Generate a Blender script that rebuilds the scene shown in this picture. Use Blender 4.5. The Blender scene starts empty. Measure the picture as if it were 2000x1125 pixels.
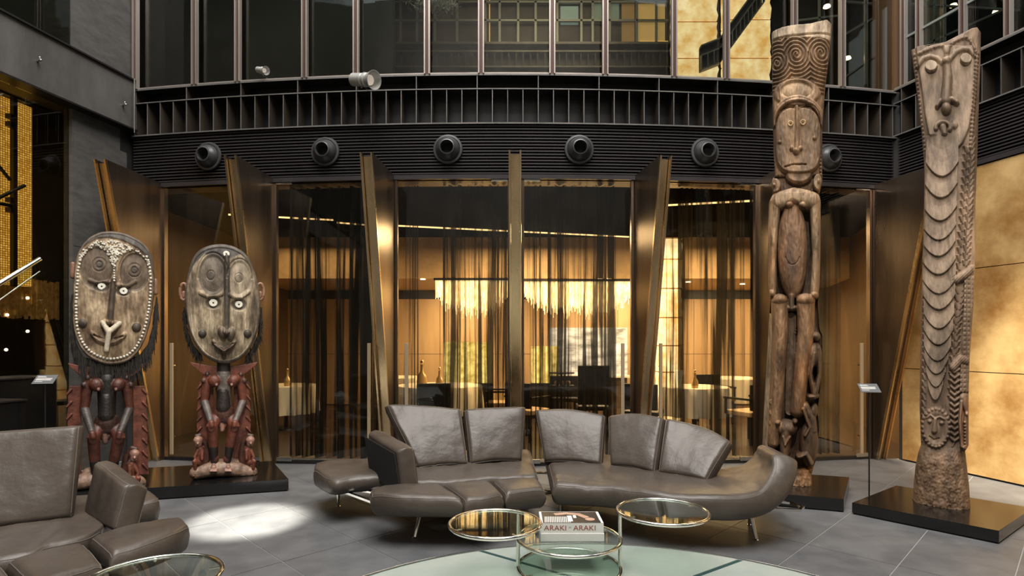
import bpy, bmesh, math, random
import numpy as np
from mathutils import Vector, Matrix
random.seed(7); rng = np.random.default_rng(7)
S = bpy.context.scene
COL = S.collection
# ------------------------------------------------------------------ camera, light, exposure
FOC, HOR, CZ = 1120.0, 667.0, 1.5
cam = bpy.data.objects.new('camera', bpy.data.cameras.new('camera')); COL.objects.link(cam)
cam.data.sensor_width = 36.0; cam.data.lens = FOC / 2000 * 36.0
cam.data.shift_y = (HOR - 562.5) / 2000
cam.location = (0, 0, CZ); cam.rotation_euler = (math.pi / 2, 0, 0)
cam.data.clip_start = 0.05; cam.data.clip_end = 200
S.camera = cam
S.view_settings.view_transform = 'Standard'; S.view_settings.look = 'None'
S.view_settings.gamma = 1.0; S.view_settings.use_curve_mapping = False
S.view_settings.exposure = 0.42
S.cycles.use_denoising = True
S.cycles.max_bounces = 7; S.cycles.transparent_max_bounces = 14; S.cycles.glossy_bounces = 4
S.cycles.sample_clamp_indirect = 4.0; S.cycles.caustics_reflective = False; S.cycles.caustics_refractive = False
w = bpy.data.worlds.new('overcast_sky'); S.world = w; w.use_nodes = True
w.node_tree.nodes['Background'].inputs[0].default_value = (0.80, 0.90, 1.0, 1)
w.node_tree.nodes['Background'].inputs[1].default_value = 0.9

def light(name, typ, loc, target, energy, color, size=1.0, size_y=None, **kw):
    l = bpy.data.lights.new(name, typ); l.energy = energy; l.color = color
    if typ == 'AREA':
        l.size = size
        if size_y: l.shape = 'RECTANGLE'; l.size_y = size_y
    elif typ in ('SPOT', 'POINT'): l.shadow_soft_size = size
    for k, v in kw.items(): setattr(l, k, v)
    o = bpy.data.objects.new(name, l); COL.objects.link(o); o.location = loc
    d = Vector(target) - Vector(loc)
    o.rotation_euler = d.to_track_quat('-Z', 'Y').to_euler()
    return o
light('skylight', 'AREA', (0.2, 1.0, 13.2), (0.2, 1.0, 0), 2000, (1.0, 0.94, 0.87), 9.0, 8.0)
light('sun_patch_floor', 'SPOT', (-1.2, 2.2, 8.6), (-2.22, 4.80, 0), 19000, (1.0, 0.95, 0.82), 0.10, spot_size=math.radians(6.2), spot_blend=0.35)
light('sun_patch_wall', 'SPOT', (1.6, -1.2, 9.5), (5.25, 5.1, 1.2), 16000, (1.0, 0.9, 0.72), 0.2, spot_size=math.radians(15), spot_blend=0.8)
light('statue_spot_left', 'SPOT', (-0.6, 1.2, 5.6), (-3.4, 5.6, 1.6), 520, (1.0, 0.93, 0.82), 0.25, spot_size=math.radians(46), spot_blend=0.7)
light('statue_spot_right', 'SPOT', (0.8, 0.6, 5.8), (3.3, 5.2, 2.4), 620, (1.0, 0.90, 0.76), 0.12, spot_size=math.radians(52), spot_blend=0.7)
for i, (x, y, e) in enumerate([(-3.6, 10.0, 25), (0.2, 9.6, 120), (3.6, 9.4, 140)]):
    light('restaurant_light', 'AREA', (x, y, 3.3), (x, y, 0), e, (1.0, 0.70, 0.36), 1.6)
for i, (x, y, e) in enumerate([(-1.0, 12.4, 95), (2.4, 12.4, 110), (5.0, 12.2, 80)]):
    light('restaurant_light', 'AREA', (x, y, 2.66), (x, y + .3, 0), e, (1.0, 0.72, 0.38), 1.2)
light('upper_room_light', 'AREA', (1.0, 11.0, 9.8), (1.0, 12.8, 7.4), 160, (1.0, 0.8, 0.5), 3.0)

# ------------------------------------------------------------------ helpers
def srgb(r, g, b):
    f = lambda c: (c / 255 / 12.92) if c / 255 <= 0.04045 else ((c / 255 + 0.055) / 1.055) ** 2.4
    return (f(r), f(g), f(b), 1.0)
def FP(px, py, Z=0.0):
    D = (CZ - Z) * FOC / (py - HOR)
    return ((px - 1000) / FOC * D, D, Z)
def DP(px, py, D):
    return ((px - 1000) / FOC * D, D, CZ - (py - HOR) / FOC * D)
def zz(py, D): return CZ - (py - HOR) / FOC * D
def xx(px, D): return (px - 1000) / FOC * D
YG = lambda x: 6.9 + (x + 0.1) ** 2 / 50.0

def nd(nt, t, **k):
    n = nt.nodes.new(t)
    for a, b in k.items(): setattr(n, a, b)
    return n
def mat(name, c1, c2=None, rough=0.5, metal=0.0, scale=8.0, bump=0.0, bscale=None, stretch=(1, 1, 1), rvar=0.0,
        attr=False, emit=None, estr=0.0, spec=0.5, coat=0.0, detail=6.0, aniso=0.0):
    m = bpy.data.materials.new(name); m.use_nodes = True; nt = m.node_tree
    p = nt.nodes['Principled BSDF']; L = nt.links.new
    p.inputs['Base Color'].default_value = c1
    p.inputs['Roughness'].default_value = rough; p.inputs['Metallic'].default_value = metal
    p.inputs['Specular IOR Level'].default_value = spec; p.inputs['Coat Weight'].default_value = coat
    p.inputs['Anisotropic'].default_value = aniso
    tc = nd(nt, 'ShaderNodeTexCoord'); mp = nd(nt, 'ShaderNodeMapping'); mp.inputs['Scale'].default_value = stretch
    L(tc.outputs['Object'], mp.inputs['Vector'])
    no = nd(nt, 'ShaderNodeTexNoise'); no.inputs['Scale'].default_value = scale; no.inputs['Detail'].default_value = detail
    no.inputs['Roughness'].default_value = 0.62
    L(mp.outputs[0], no.inputs['Vector'])
    if c2 is not None or attr:
        r = nd(nt, 'ShaderNodeMapRange'); r.inputs['From Min'].default_value = 0.36; r.inputs['From Max'].default_value = 0.64
        L(no.outputs['Fac'], r.inputs['Value'])
        mx = nd(nt, 'ShaderNodeMix', data_type='RGBA'); L(r.outputs[0], mx.inputs['Factor'])
        if attr:
            at = nd(nt, 'ShaderNodeAttribute', attribute_name='Col'); mx.blend_type = 'MULTIPLY'
            mx.inputs['Factor'].default_value = 1.0
            nt.links.remove(mx.inputs['Factor'].links[0])
            cr = nd(nt, 'ShaderNodeMix', data_type='RGBA'); L(r.outputs[0], cr.inputs['Factor'])
            cr.inputs['A'].default_value = c1; cr.inputs['B'].default_value = c2 or (1, 1, 1, 1)
            L(at.outputs['Color'], mx.inputs['A']); L(cr.outputs['Result'], mx.inputs['B'])
        else:
            mx.inputs['A'].default_value = c1; mx.inputs['B'].default_value = c2
        L(mx.outputs['Result'], p.inputs['Base Color'])
    if rvar:
        r2 = nd(nt, 'ShaderNodeMapRange'); r2.inputs['To Min'].default_value = max(0, rough - rvar); r2.inputs['To Max'].default_value = rough + rvar
        L(no.outputs['Fac'], r2.inputs['Value']); L(r2.outputs[0], p.inputs['Roughness'])
    if bump:
        n2 = nd(nt, 'ShaderNodeTexNoise'); n2.inputs['Scale'].default_value = bscale or scale * 4; n2.inputs['Detail'].default_value = 5
        L(mp.outputs[0], n2.inputs['Vector'])
        b = nd(nt, 'ShaderNodeBump'); b.inputs['Strength'].default_value = 1.0; b.inputs['Distance'].default_value = bump
        L(n2.outputs['Fac'], b.inputs['Height']); L(b.outputs[0], p.inputs['Normal'])
    if emit:
        p.inputs['Emission Color'].default_value = emit; p.inputs['Emission Strength'].default_value = estr
    return m
def glassmat(name, tint=(1, 1, 1, 1), ior=1.5, rough=0.0, refl=(1, 1, 1, 1)):
    m = bpy.data.materials.new(name); m.use_nodes = True; nt = m.node_tree; nt.nodes.clear(); L = nt.links.new
    o = nd(nt, 'ShaderNodeOutputMaterial'); mx = nd(nt, 'ShaderNodeMixShader'); f = nd(nt, 'ShaderNodeFresnel')
    f.inputs['IOR'].default_value = ior
    t = nd(nt, 'ShaderNodeBsdfTransparent'); t.inputs[0].default_value = tint
    g = nd(nt, 'ShaderNodeBsdfGlossy'); g.inputs['Roughness'].default_value = rough; g.inputs[0].default_value = refl
    ge = nd(nt, 'ShaderNodeNewGeometry'); mi = nd(nt, 'ShaderNodeMix', data_type='FLOAT')   # same reflectance on both faces of a thin pane
    mi.inputs['A'].default_value = ior; mi.inputs['B'].default_value = 1 / ior
    L(ge.outputs['Backfacing'], mi.inputs['Factor']); L(mi.outputs['Result'], f.inputs['IOR'])
    L(f.outputs[0], mx.inputs[0]); L(t.outputs[0], mx.inputs[1]); L(g.outputs[0], mx.inputs[2]); L(mx.outputs[0], o.inputs[0])
    return m
def sheermat(name, col, opac):
    m = bpy.data.materials.new(name); m.use_nodes = True; nt = m.node_tree; nt.nodes.clear(); L = nt.links.new
    o = nd(nt, 'ShaderNodeOutputMaterial'); mx = nd(nt, 'ShaderNodeMixShader')
    tc = nd(nt, 'ShaderNodeTexCoord'); no = nd(nt, 'ShaderNodeTexNoise'); no.inputs['Scale'].default_value = 2.2; no.inputs['Detail'].default_value = 3
    mp = nd(nt, 'ShaderNodeMapping'); mp.inputs['Scale'].default_value = (4, 4, 0.12)
    L(tc.outputs['Object'], mp.inputs['Vector']); L(mp.outputs[0], no.inputs['Vector'])
    r = nd(nt, 'ShaderNodeMapRange'); r.inputs['From Min'].default_value = .43; r.inputs['From Max'].default_value = .57
    r.inputs['To Min'].default_value = max(0.03, opac - .42); r.inputs['To Max'].default_value = min(.99, opac + .45)
    L(no.outputs['Fac'], r.inputs['Value'])
    t = nd(nt, 'ShaderNodeBsdfTransparent'); d = nd(nt, 'ShaderNodeBsdfDiffuse'); d.inputs[0].default_value = col
    L(r.outputs[0], mx.inputs[0]); L(t.outputs[0], mx.inputs[1]); L(d.outputs[0], mx.inputs[2]); L(mx.outputs[0], o.inputs[0])
    return m

ORIG = {}
def empty(name, loc, label=None, cat=None, group=None, kind=None, parent=None):
    o = bpy.data.objects.new(name, None); COL.objects.link(o); o.empty_display_size = 0.1
    ORIG[o.name] = Vector(loc)
    if parent: o.parent = parent; o.location = Vector(loc) - ORIG[parent.name]
    else: o.location = loc
    tag(o, label, cat, group, kind); return o
def tag(o, label=None, cat=None, group=None, kind=None):
    if label: o['label'] = label
    if cat: o['category'] = cat
    if group: o['group'] = group
    if kind: o['kind'] = kind
    return o
def link_mesh(name, me, parent=None, origin=None, matl=None, smooth=False, **kw):
    """me is in world coordinates; it is re-based on its parent's origin"""
    n = len(me.vertices); co = np.empty(n * 3, 'f'); me.vertices.foreach_get('co', co); co = co.reshape(-1, 3)
    if parent: og = ORIG[parent.name]
    else:
        og = Vector(origin) if origin is not None else Vector(((co[:, 0].min() + co[:, 0].max()) / 2, (co[:, 1].min() + co[:, 1].max()) / 2, co[:, 2].min()))
    co -= np.array(og, 'f'); me.vertices.foreach_set('co', co.ravel()); me.update()
    me.name = name
    o = bpy.data.objects.new(name, me); COL.objects.link(o); ORIG[o.name] = Vector(og)
    if parent: o.parent = parent
    else: o.location = og
    if matl is not None:
        me.materials.clear(); me.materials.append(matl)
    if smooth: me.shade_smooth()
    tag(o, **kw); return o
class MB:
    def __init__(s): s.v = []; s.f = []
    def add(s, V, F):
        b = len(s.v); s.v += [tuple(p) for p in V]; s.f += [tuple(i + b for i in f) for f in F]; return s
    def box(s, c, d, rz=0.0, M=None):
        hx, hy, hz = d[0] / 2, d[1] / 2, d[2] / 2; cr, sr = math.cos(rz), math.sin(rz); V = []
        for z in (-hz, hz):
            for x, y in ((-hx, -hy), (hx, -hy), (hx, hy), (-hx, hy)):
                if M is not None: p = M @ Vector((x, y, z)); V.append((c[0] + p[0], c[1] + p[1], c[2] + p[2]))
                else: V.append((c[0] + x * cr - y * sr, c[1] + x * sr + y * cr, c[2] + z))
        return s.add(V, [(3, 2, 1, 0), (4, 5, 6, 7), (0, 1, 5, 4), (1, 2, 6, 5), (2, 3, 7, 6), (3, 0, 4, 7)])
    def beam(s, a, b, w, h, up=(0, 0, 1)):
        a, b = Vector(a), Vector(b); d = (b - a); u = d.normalized(); r = u.cross(Vector(up)).normalized(); t = r.cross(u)
        V = []
        for p in (a, b):
            for i, j in ((-1, -1), (1, -1), (1, 1), (-1, 1)): V.append(p + r * (i * w / 2) + t * (j * h / 2))
        return s.add(V, [(3, 2, 1, 0), (4, 5, 6, 7), (0, 1, 5, 4), (1, 2, 6, 5), (2, 3, 7, 6), (3, 0, 4, 7)])
    def prism(s, poly, z0, z1):
        n = len(poly); V = [(x, y, z0) for x, y in poly] + [(x, y, z1) for x, y in poly]
        F = [tuple(range(n))[::-1], tuple(range(n, 2 * n))] + [(i, (i + 1) % n, n + (i + 1) % n, n + i) for i in range(n)]
        return s.add(V, F)
    def extr(s, poly3, off):
        n = len(poly3); off = Vector(off); V = [Vector(p) for p in poly3] + [Vector(p) + off for p in poly3]
        F = [tuple(range(n))[::-1], tuple(range(n, 2 * n))] + [(i, (i + 1) % n, n + (i + 1) % n, n + i) for i in range(n)]
        return s.add(V, F)
    def tube(s, pts, r, n=10, closed=False, flat=None):
        pts = [Vector(p) for p in pts]; N = len(pts); rings = []; up = Vector((0, 0, 1))
        for i, p in enumerate(pts):
            a = pts[(i - 1) % N] if (closed or i > 0) else p; b = pts[(i + 1) % N] if (closed or i < N - 1) else p
            t = (b - a).normalized(); rr = r[i] if hasattr(r, '__len__') else r
            x = t.cross(up if abs(t.z) < .95 else Vector((0, 1, 0))).normalized(); y = x.cross(t).normalized()
            if flat: rings.append([p + x * (flat[0] * sx / 2) + y * (flat[1] * sy / 2) for sx, sy in ((-1, -1), (1, -1), (1, 1), (-1, 1))])
            else: rings.append([p + x * (rr * math.cos(2 * math.pi * k / n)) + y * (rr * math.sin(2 * math.pi * k / n)) for k in range(n)])
        m = len(rings[0]); V = [q for R in rings for q in R]; F = []
        for i in range(N if closed else N - 1):
            j = (i + 1) % N
            for k in range(m): l = (k + 1) % m; F.append((i * m + k, i * m + l, j * m + l, j * m + k))
        if not closed: F += [tuple(range(m))[::-1], tuple(range((N - 1) * m, N * m))]
        return s.add(V, F)
    def lathe(s, prof, c=(0, 0, 0), M=None, n=32):
        V = []; F = []; m = len(prof)
        for k in range(n):
            a = 2 * math.pi * k / n
            for r, z in prof:
                p = Vector((r * math.cos(a), r * math.sin(a), z)); p = (M @ p if M is not None else p) + Vector(c); V.append(p)
        for k in range(n):
            l = (k + 1) % n
            for i in range(m - 1): F.append((k * m + i, l * m + i, l * m + i + 1, k * m + i + 1))
        return s.add(V, F)
    def ball(s, c, r, n=10, m=6):
        rx, ry, rz = r if hasattr(r, '__len__') else (r, r, r); V = [(c[0], c[1], c[2] - rz)]
        for j in range(1, m):
            t = math.pi * j / m
            for i in range(n):
                a = 2 * math.pi * i / n; V.append((c[0] + rx * math.sin(t) * math.cos(a), c[1] + ry * math.sin(t) * math.sin(a), c[2] - rz * math.cos(t)))
        V.append((c[0], c[1], c[2] + rz)); F = []
        for i in range(n):
            F.append((0, 1 + (i + 1) % n, 1 + i)); b = 1 + (m - 2) * n; F.append((b + i, b + (i + 1) % n, len(V) - 1))
            for j in range(m - 2): a = 1 + j * n; F.append((a + i, a + (i + 1) % n, a + n + (i + 1) % n, a + n + i))
        return s.add(V, F)
    def caps(s, p0, p1, r0, r1, n=14):
        p0, p1 = Vector(p0), Vector(p1); d = p1 - p0
        if d.length < 1e-6: return s.ball(p0, max(r0, r1), 14, 10)
        u = d.normalized(); x = u.cross(Vector((0, 0, 1)) if abs(u.z) < .9 else Vector((1, 0, 0))).normalized(); y = u.cross(x)
        rings = []
        for t in (-1, -.8, -.45, 0): rings.append((p0 + u * (r0 * t), r0 * math.sqrt(max(0.0004, 1 - t * t))))
        for t in (0, .45, .8, 1): rings.append((p1 + u * (r1 * t), r1 * math.sqrt(max(0.0004, 1 - t * t))))
        V = []; F = []
        for c, r in rings:
            for k in range(n): a = 2 * math.pi * k / n; V.append(c + x * (r * math.cos(a)) + y * (r * math.sin(a)))
        for i in range(len(rings) - 1):
            for k in range(n): l = (k + 1) % n; F.append((i * n + k, i * n + l, (i + 1) * n + l, (i + 1) * n + k))
        F += [tuple(range(n))[::-1], tuple(range((len(rings) - 1) * n, len(rings) * n))]
        return s.add(V, F)
    def mesh(s):
        me = bpy.data.meshes.new('m'); me.from_pydata(s.v, [], s.f); me.update(); return me
    def build(s, name, m, parent=None, smooth=False, bevel=0.0, origin=None, **kw):
        me = s.mesh()
        bm = bmesh.new(); bm.from_mesh(me); bmesh.ops.recalc_face_normals(bm, faces=bm.faces)
        if bevel: bmesh.ops.bevel(bm, geom=list(bm.edges), offset=bevel, segments=2, affect='EDGES', profile=0.6)
        bm.to_mesh(me); bm.free()
        o = link_mesh(name, me, parent, origin, m, smooth, **kw)
        if smooth and bevel == 0:
            try: me.set_sharp_from_angle(angle=math.radians(38))
            except Exception: pass
        return o
def remesh(mb, voxel, smooth_it=1):
    me = mb.mesh(); bm = bmesh.new(); bm.from_mesh(me); bmesh.ops.recalc_face_normals(bm, faces=bm.faces); bm.to_mesh(me); bm.free()
    o = bpy.data.objects.new('tmp', me); COL.objects.link(o)
    r = o.modifiers.new('r', 'REMESH'); r.mode = 'VOXEL'; r.voxel_size = voxel; r.use_smooth_shade = True
    if smooth_it: q = o.modifiers.new('s', 'SMOOTH'); q.iterations = smooth_it; q.factor = .6
    dg = bpy.context.evaluated_depsgraph_get(); dg.update()
    out = bpy.data.meshes.new_from_object(o.evaluated_get(dg)); bpy.data.objects.remove(o); bpy.data.meshes.remove(me); return out
def setcol(me, C):
    a = me.color_attributes.new('Col', 'FLOAT_COLOR', 'POINT'); n = len(me.vertices)
    d = np.ones((n, 4), 'f'); d[:, :3] = C; a.data.foreach_set('color', d.ravel())
def getco(me):
    co = np.empty(len(me.vertices) * 3, 'f'); me.vertices.foreach_get('co', co); return co.reshape(-1, 3)
def grid_mesh(P, closed_u=False):
    """P: (nv, nu, 3)"""
    nv, nu = P.shape[:2]; me = bpy.data.meshes.new('g'); idx = np.arange(nv * nu).reshape(nv, nu)
    a = idx[:-1]; b = idx[1:]
    if closed_u: F = np.stack([a, np.roll(a, -1, 1), np.roll(b, -1, 1), b], -1).reshape(-1, 4)
    else: F = np.stack([a[:, :-1], a[:, 1:], b[:, 1:], b[:, :-1]], -1).reshape(-1, 4)
    me.from_pydata(P.reshape(-1, 3).tolist(), [], F.tolist()); me.update(); return me
def catmull(P, n):
    P = np.array(P, float); m = len(P)
    if m == 2: t = (np.linspace(0, 1, n) if np.isscalar(n) else np.asarray(n))[:, None]; return P[0] * (1 - t) + P[1] * t
    Q = np.vstack([2 * P[0] - P[1], P, 2 * P[-1] - P[-2]]); seg = np.linalg.norm(np.diff(P, axis=0), axis=1); cum = np.concatenate([[0], np.cumsum(seg)]) / seg.sum()
    out = []
    for s_ in (np.linspace(0, 1, n) if np.isscalar(n) else n):
        i = min(m - 2, max(0, np.searchsorted(cum, s_, 'right') - 1)); t = (s_ - cum[i]) / max(1e-9, cum[i + 1] - cum[i])
        p0, p1, p2, p3 = Q[i], Q[i + 1], Q[i + 2], Q[i + 3]
        out.append(.5 * ((2 * p1) + (-p0 + p2) * t + (2 * p0 - 5 * p1 + 4 * p2 - p3) * t * t + (-p0 + 3 * p1 - 3 * p2 + p3) * t ** 3))
    return np.array(out)
def noise2(x, y, seed=0, oct=4):
    r = np.random.default_rng(seed); v = 0; a = 1.0
    for o in range(oct):
        for k in range(3):
            th = r.uniform(0, 6.28); f = (2 ** o) * r.uniform(.7, 1.3); v = v + a / 3 * np.sin((x * math.cos(th) + y * math.sin(th)) * f + r.uniform(0, 6.28) + 1.3 * np.sin((x * math.sin(th) - y * math.cos(th)) * f * .8 + k))
        a *= .55
    return v

# ------------------------------------------------------------------ materials
M = {}
M['black_metal'] = mat('black_metal', (0.007, 0.006, 0.006, 1), (0.012, 0.010, 0.009, 1), 0.38, 0.0, 2.0, spec=.6)
M['ledge_edge'] = mat('ledge_edge', (0.13, 0.125, 0.12, 1), (0.20, 0.19, 0.18, 1), 0.4, 0.3, 3.0)
M['slat'] = mat('slat', (0.034, 0.030, 0.032, 1), (0.05, 0.044, 0.046, 1), 0.33, 0.2, 2.0, spec=.6)
M['fin_brown'] = mat('fin_brown', (0.035, 0.026, 0.020, 1), (0.05, 0.038, 0.028, 1), 0.5, 0.0, 2.0)
M['vent'] = mat('vent', (0.06, 0.06, 0.062, 1), (0.08, 0.08, 0.082, 1), 0.35, 0.4, 3.0)
M['void'] = mat('void', (0.002, 0.002, 0.002, 1), rough=.9)
M['bronze'] = mat('bronze', (0.20, 0.155, 0.12, 1), (0.32, 0.25, 0.195, 1), 0.30, 1.0, 3.0, stretch=(1, 1, .15), rvar=.08, aniso=.5)
M['brass'] = mat('brass', (0.56, 0.40, 0.22, 1), (0.78, 0.58, 0.34, 1), 0.28, 1.0, 3.0, stretch=(1, 1, .3), rvar=.1)
M['mullion'] = mat('mullion', (0.36, 0.31, 0.28, 1), (0.52, 0.46, 0.41, 1), 0.35, 0.6, 2.0, stretch=(1, 1, .1))
M['thin_frame'] = mat('thin_frame', (0.30, 0.32, 0.30, 1), rough=.4, metal=.4)
M['chrome'] = mat('chrome', (0.80, 0.79, 0.74, 1), rough=0.10, metal=1.0)
M['steel'] = mat('steel', (0.55, 0.54, 0.50, 1), rough=0.25, metal=1.0)
M['leather'] = mat('leather', (0.066, 0.052, 0.042, 1), (0.090, 0.072, 0.058, 1), 0.38, 0.0, 3.0, bump=.006, bscale=11, rvar=.08, spec=.42)
M['piping'] = mat('piping', (0.15, 0.13, 0.115, 1), rough=.45)
M['black_fabric'] = mat('black_fabric', (0.006, 0.006, 0.006, 1), rough=.9)
M['tile'] = mat('tile', (0.092, 0.095, 0.101, 1), (0.135, 0.137, 0.141, 1), 0.46, 0.0, 3.2, bump=.0012, bscale=60, rvar=.1, stretch=(1, 1, 1))
M['grout'] = mat('grout', (0.30, 0.30, 0.29, 1), rough=.8)
M['stone'] = mat('stone', (0.060, 0.055, 0.052, 1), (0.095, 0.088, 0.082, 1), 0.6, 0.0, 5.0, bump=.004, bscale=90, stretch=(1, 1, 3))
M['beam'] = mat('beam', (0.075, 0.070, 0.066, 1), (0.13, 0.122, 0.115, 1), 0.48, 0.2, 2.2, stretch=(1, 1, .4), bump=.002, bscale=20)
M['plinth'] = mat('plinth', (0.006, 0.006, 0.006, 1), rough=.16, spec=.6)
M['court_wall'] = mat('court_wall', (0.15, 0.14, 0.125, 1), (0.22, 0.205, 0.185, 1), .6, 0, 1.2)
M['wood_dark'] = mat('wood_dark', (0.06, 0.036, 0.018, 1), (0.10, 0.06, 0.03, 1), .5, 0, 3, stretch=(1, 1, .15))
M['dark_wall'] = mat('dark_wall', (0.02, 0.02, 0.02, 1), (0.035, 0.034, 0.032, 1), .5, 0, 2)
M['glass'] = glassmat('glass', (.93, .93, .90, 1), 1.45)
M['glass_dark'] = glassmat('glass_dark', (.66, .67, .62, 1), 1.6)
M['glass_table'] = glassmat('glass_table', (.88, .93, .90, 1), 1.3)
M['oculus'] = mat('oculus', (0.33, 0.375, 0.345, 1), (0.42, 0.445, 0.385, 1), 0.16, 0.0, 1.2, spec=.5, emit=(0.50, 0.60, 0.50, 1), estr=0.06)
M['seam_dark'] = mat('seam_dark', (0.03, 0.07, 0.07, 1), rough=.4)
M['gold_wall'] = mat('gold_wall', (0.34, 0.165, 0.045, 1), (0.74, 0.50, 0.22, 1), 0.34, 0.3, 1.5, bump=.003, bscale=14, detail=12)
M['wood_wall'] = mat('wood_wall', (0.42, 0.27, 0.14, 1), (0.55, 0.37, 0.20, 1), 0.5, 0.0, 4, stretch=(1, 1, .1))
M['ceiling'] = mat('ceiling', (0.006, 0.005, 0.004, 1), rough=1, spec=0)
M['int_floor'] = mat('int_floor', (0.05, 0.032, 0.02, 1), rough=.3)
M['dark_chair'] = mat('dark_chair', (0.012, 0.009, 0.007, 1), rough=.5)
M['tan'] = mat('tan', (0.50, 0.33, 0.17, 1), (0.6, 0.4, 0.2, 1), .6)
M['cloth'] = mat('cloth', (0.75, 0.66, 0.50, 1), rough=.8)
M['white'] = mat('white', (0.82, 0.80, 0.76, 1), (0.86, 0.84, 0.80, 1), .5)
M['ink_red'] = mat('ink_red', (0.36, 0.06, 0.035, 1), rough=.5)
M['ink_black'] = mat('ink_black', (0.01, 0.01, 0.012, 1), rough=.3)
M['ink_grey'] = mat('ink_grey', (0.3, 0.3, 0.3, 1), rough=.5)
M['skin_print'] = mat('skin_print', (0.45, 0.26, 0.18, 1), (0.6, 0.4, 0.3, 1), .3, scale=30)
M['label_grey'] = mat('label_grey', (0.10, 0.105, 0.11, 1), rough=.7)
M['wood_totem'] = mat('wood_totem', (0.42, 0.38, 0.34, 1), (1.15, 1.12, 1.06, 1), 0.66, 0.0, 16, bump=.006, bscale=50, attr=True, stretch=(1, 1, .22), detail=10)
M['wood_mask'] = mat('wood_mask', (0.50, 0.42, 0.34, 1), (1.3, 1.22, 1.1, 1), 0.62, 0.0, 16, bump=.003, bscale=60, attr=True, stretch=(1, 1, .45), detail=10)
M['paint_fig'] = mat('paint_fig', (0.50, 0.46, 0.44, 1), (1.2, 1.15, 1.1, 1), 0.5, 0.0, 14, bump=.003, bscale=60, attr=True, detail=9)
M['shell'] = mat('shell', (0.42, 0.38, 0.31, 1), (0.72, 0.68, 0.58, 1), .4, 0, 40)
M['shell_white'] = mat('shell_white', (0.75, 0.72, 0.62, 1), rough=.35)
M['handle'] = mat('handle', (0.50, 0.39, 0.25, 1), rough=.4, metal=.35)
M['raffia'] = mat('raffia', (0.010, 0.008, 0.007, 1), (0.03, 0.025, 0.02, 1), .8, 0, 30)
M['alabaster'] = mat('alabaster', (0.75, 0.55, 0.28, 1), (0.9, 0.75, 0.45, 1), .4, 0, 3)
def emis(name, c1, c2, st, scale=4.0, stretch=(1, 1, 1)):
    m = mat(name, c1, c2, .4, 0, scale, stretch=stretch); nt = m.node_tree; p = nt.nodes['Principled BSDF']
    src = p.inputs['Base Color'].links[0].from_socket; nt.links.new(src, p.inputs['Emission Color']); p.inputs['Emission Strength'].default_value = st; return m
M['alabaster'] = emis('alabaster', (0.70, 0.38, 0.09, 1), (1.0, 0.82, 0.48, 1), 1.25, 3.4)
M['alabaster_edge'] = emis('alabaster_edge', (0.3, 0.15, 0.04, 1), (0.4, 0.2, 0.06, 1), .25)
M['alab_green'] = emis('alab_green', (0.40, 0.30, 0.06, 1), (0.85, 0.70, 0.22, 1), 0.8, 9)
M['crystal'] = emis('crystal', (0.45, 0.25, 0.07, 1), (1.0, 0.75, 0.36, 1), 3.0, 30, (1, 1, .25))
M['lamp_glow'] = mat('lamp_glow', (1, .8, .5, 1), emit=(1, .72, .38, 1), estr=9)
M['line_glow'] = mat('line_glow', (1, .8, .5, 1), emit=(1, .62, .25, 1), estr=1.6)
M['lens'] = mat('lens', (.8, .7, .6, 1), emit=(1, .85, .7, 1), estr=.25)
mm = emis('mosaic', (0.55, 0.27, 0.03, 1), (0.95, 0.58, 0.10, 1), 1.15, 40); M['mosaic'] = mm  # emission stands in for lamp light falling on the gold tiles
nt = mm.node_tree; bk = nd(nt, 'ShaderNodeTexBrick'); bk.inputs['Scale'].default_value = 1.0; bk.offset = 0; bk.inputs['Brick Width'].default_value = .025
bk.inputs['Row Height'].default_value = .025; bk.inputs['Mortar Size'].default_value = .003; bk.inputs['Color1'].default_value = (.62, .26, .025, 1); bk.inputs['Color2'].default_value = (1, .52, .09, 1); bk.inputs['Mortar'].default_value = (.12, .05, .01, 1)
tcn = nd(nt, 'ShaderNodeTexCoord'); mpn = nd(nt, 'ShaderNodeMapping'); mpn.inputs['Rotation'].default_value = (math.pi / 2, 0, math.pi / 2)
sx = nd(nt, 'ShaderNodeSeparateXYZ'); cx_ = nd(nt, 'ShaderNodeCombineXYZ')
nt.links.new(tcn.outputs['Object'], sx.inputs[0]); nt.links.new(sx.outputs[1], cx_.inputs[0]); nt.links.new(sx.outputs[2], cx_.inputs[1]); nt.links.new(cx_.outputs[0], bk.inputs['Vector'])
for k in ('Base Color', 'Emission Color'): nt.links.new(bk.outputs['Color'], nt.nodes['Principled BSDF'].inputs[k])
M['curtain_dense'] = sheermat('curtain_dense', (0.016, 0.013, 0.010, 1), .80)
M['curtain'] = sheermat('curtain', (0.030, 0.021, 0.012, 1), .50)
M['curtain_r'] = sheermat('curtain_r', (0.05, 0.033, 0.016, 1), .52)
M['feather'] = mat('feather', (.8, .8, .78, 1), rough=.9)
# ------------------------------------------------------------------ SETTING: floor
def clip(poly, nx, ny, c):          # keep nx*x+ny*y <= c
    out = []
    for i in range(len(poly)):
        a, b = poly[i], poly[(i + 1) % len(poly)]; da = nx * a[0] + ny * a[1] - c; db = nx * b[0] + ny * b[1] - c
        if da <= 0: out.append(a)
        if da * db < 0: t = da / (da - db); out.append((a[0] + (b[0] - a[0]) * t, a[1] + (b[1] - a[1]) * t))
    return out
LW0, LWd = (-4.84, 7.30), (-0.2, -1.0)
RW0, RWd = (4.93, 7.30), (0.265, -1.0)
def lw(t, off=0.0): return (LW0[0] + LWd[0] * t + off, LW0[1] + LWd[1] * t)     # off>0 into the court
def rw(t, off=0.0): return (RW0[0] + RWd[0] * t - off, RW0[1] + RWd[1] * t)
OC, OR = (0.5, 2.20), 2.05
room = [lw(0), rw(0), rw(12.3), lw(12.3)]
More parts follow.
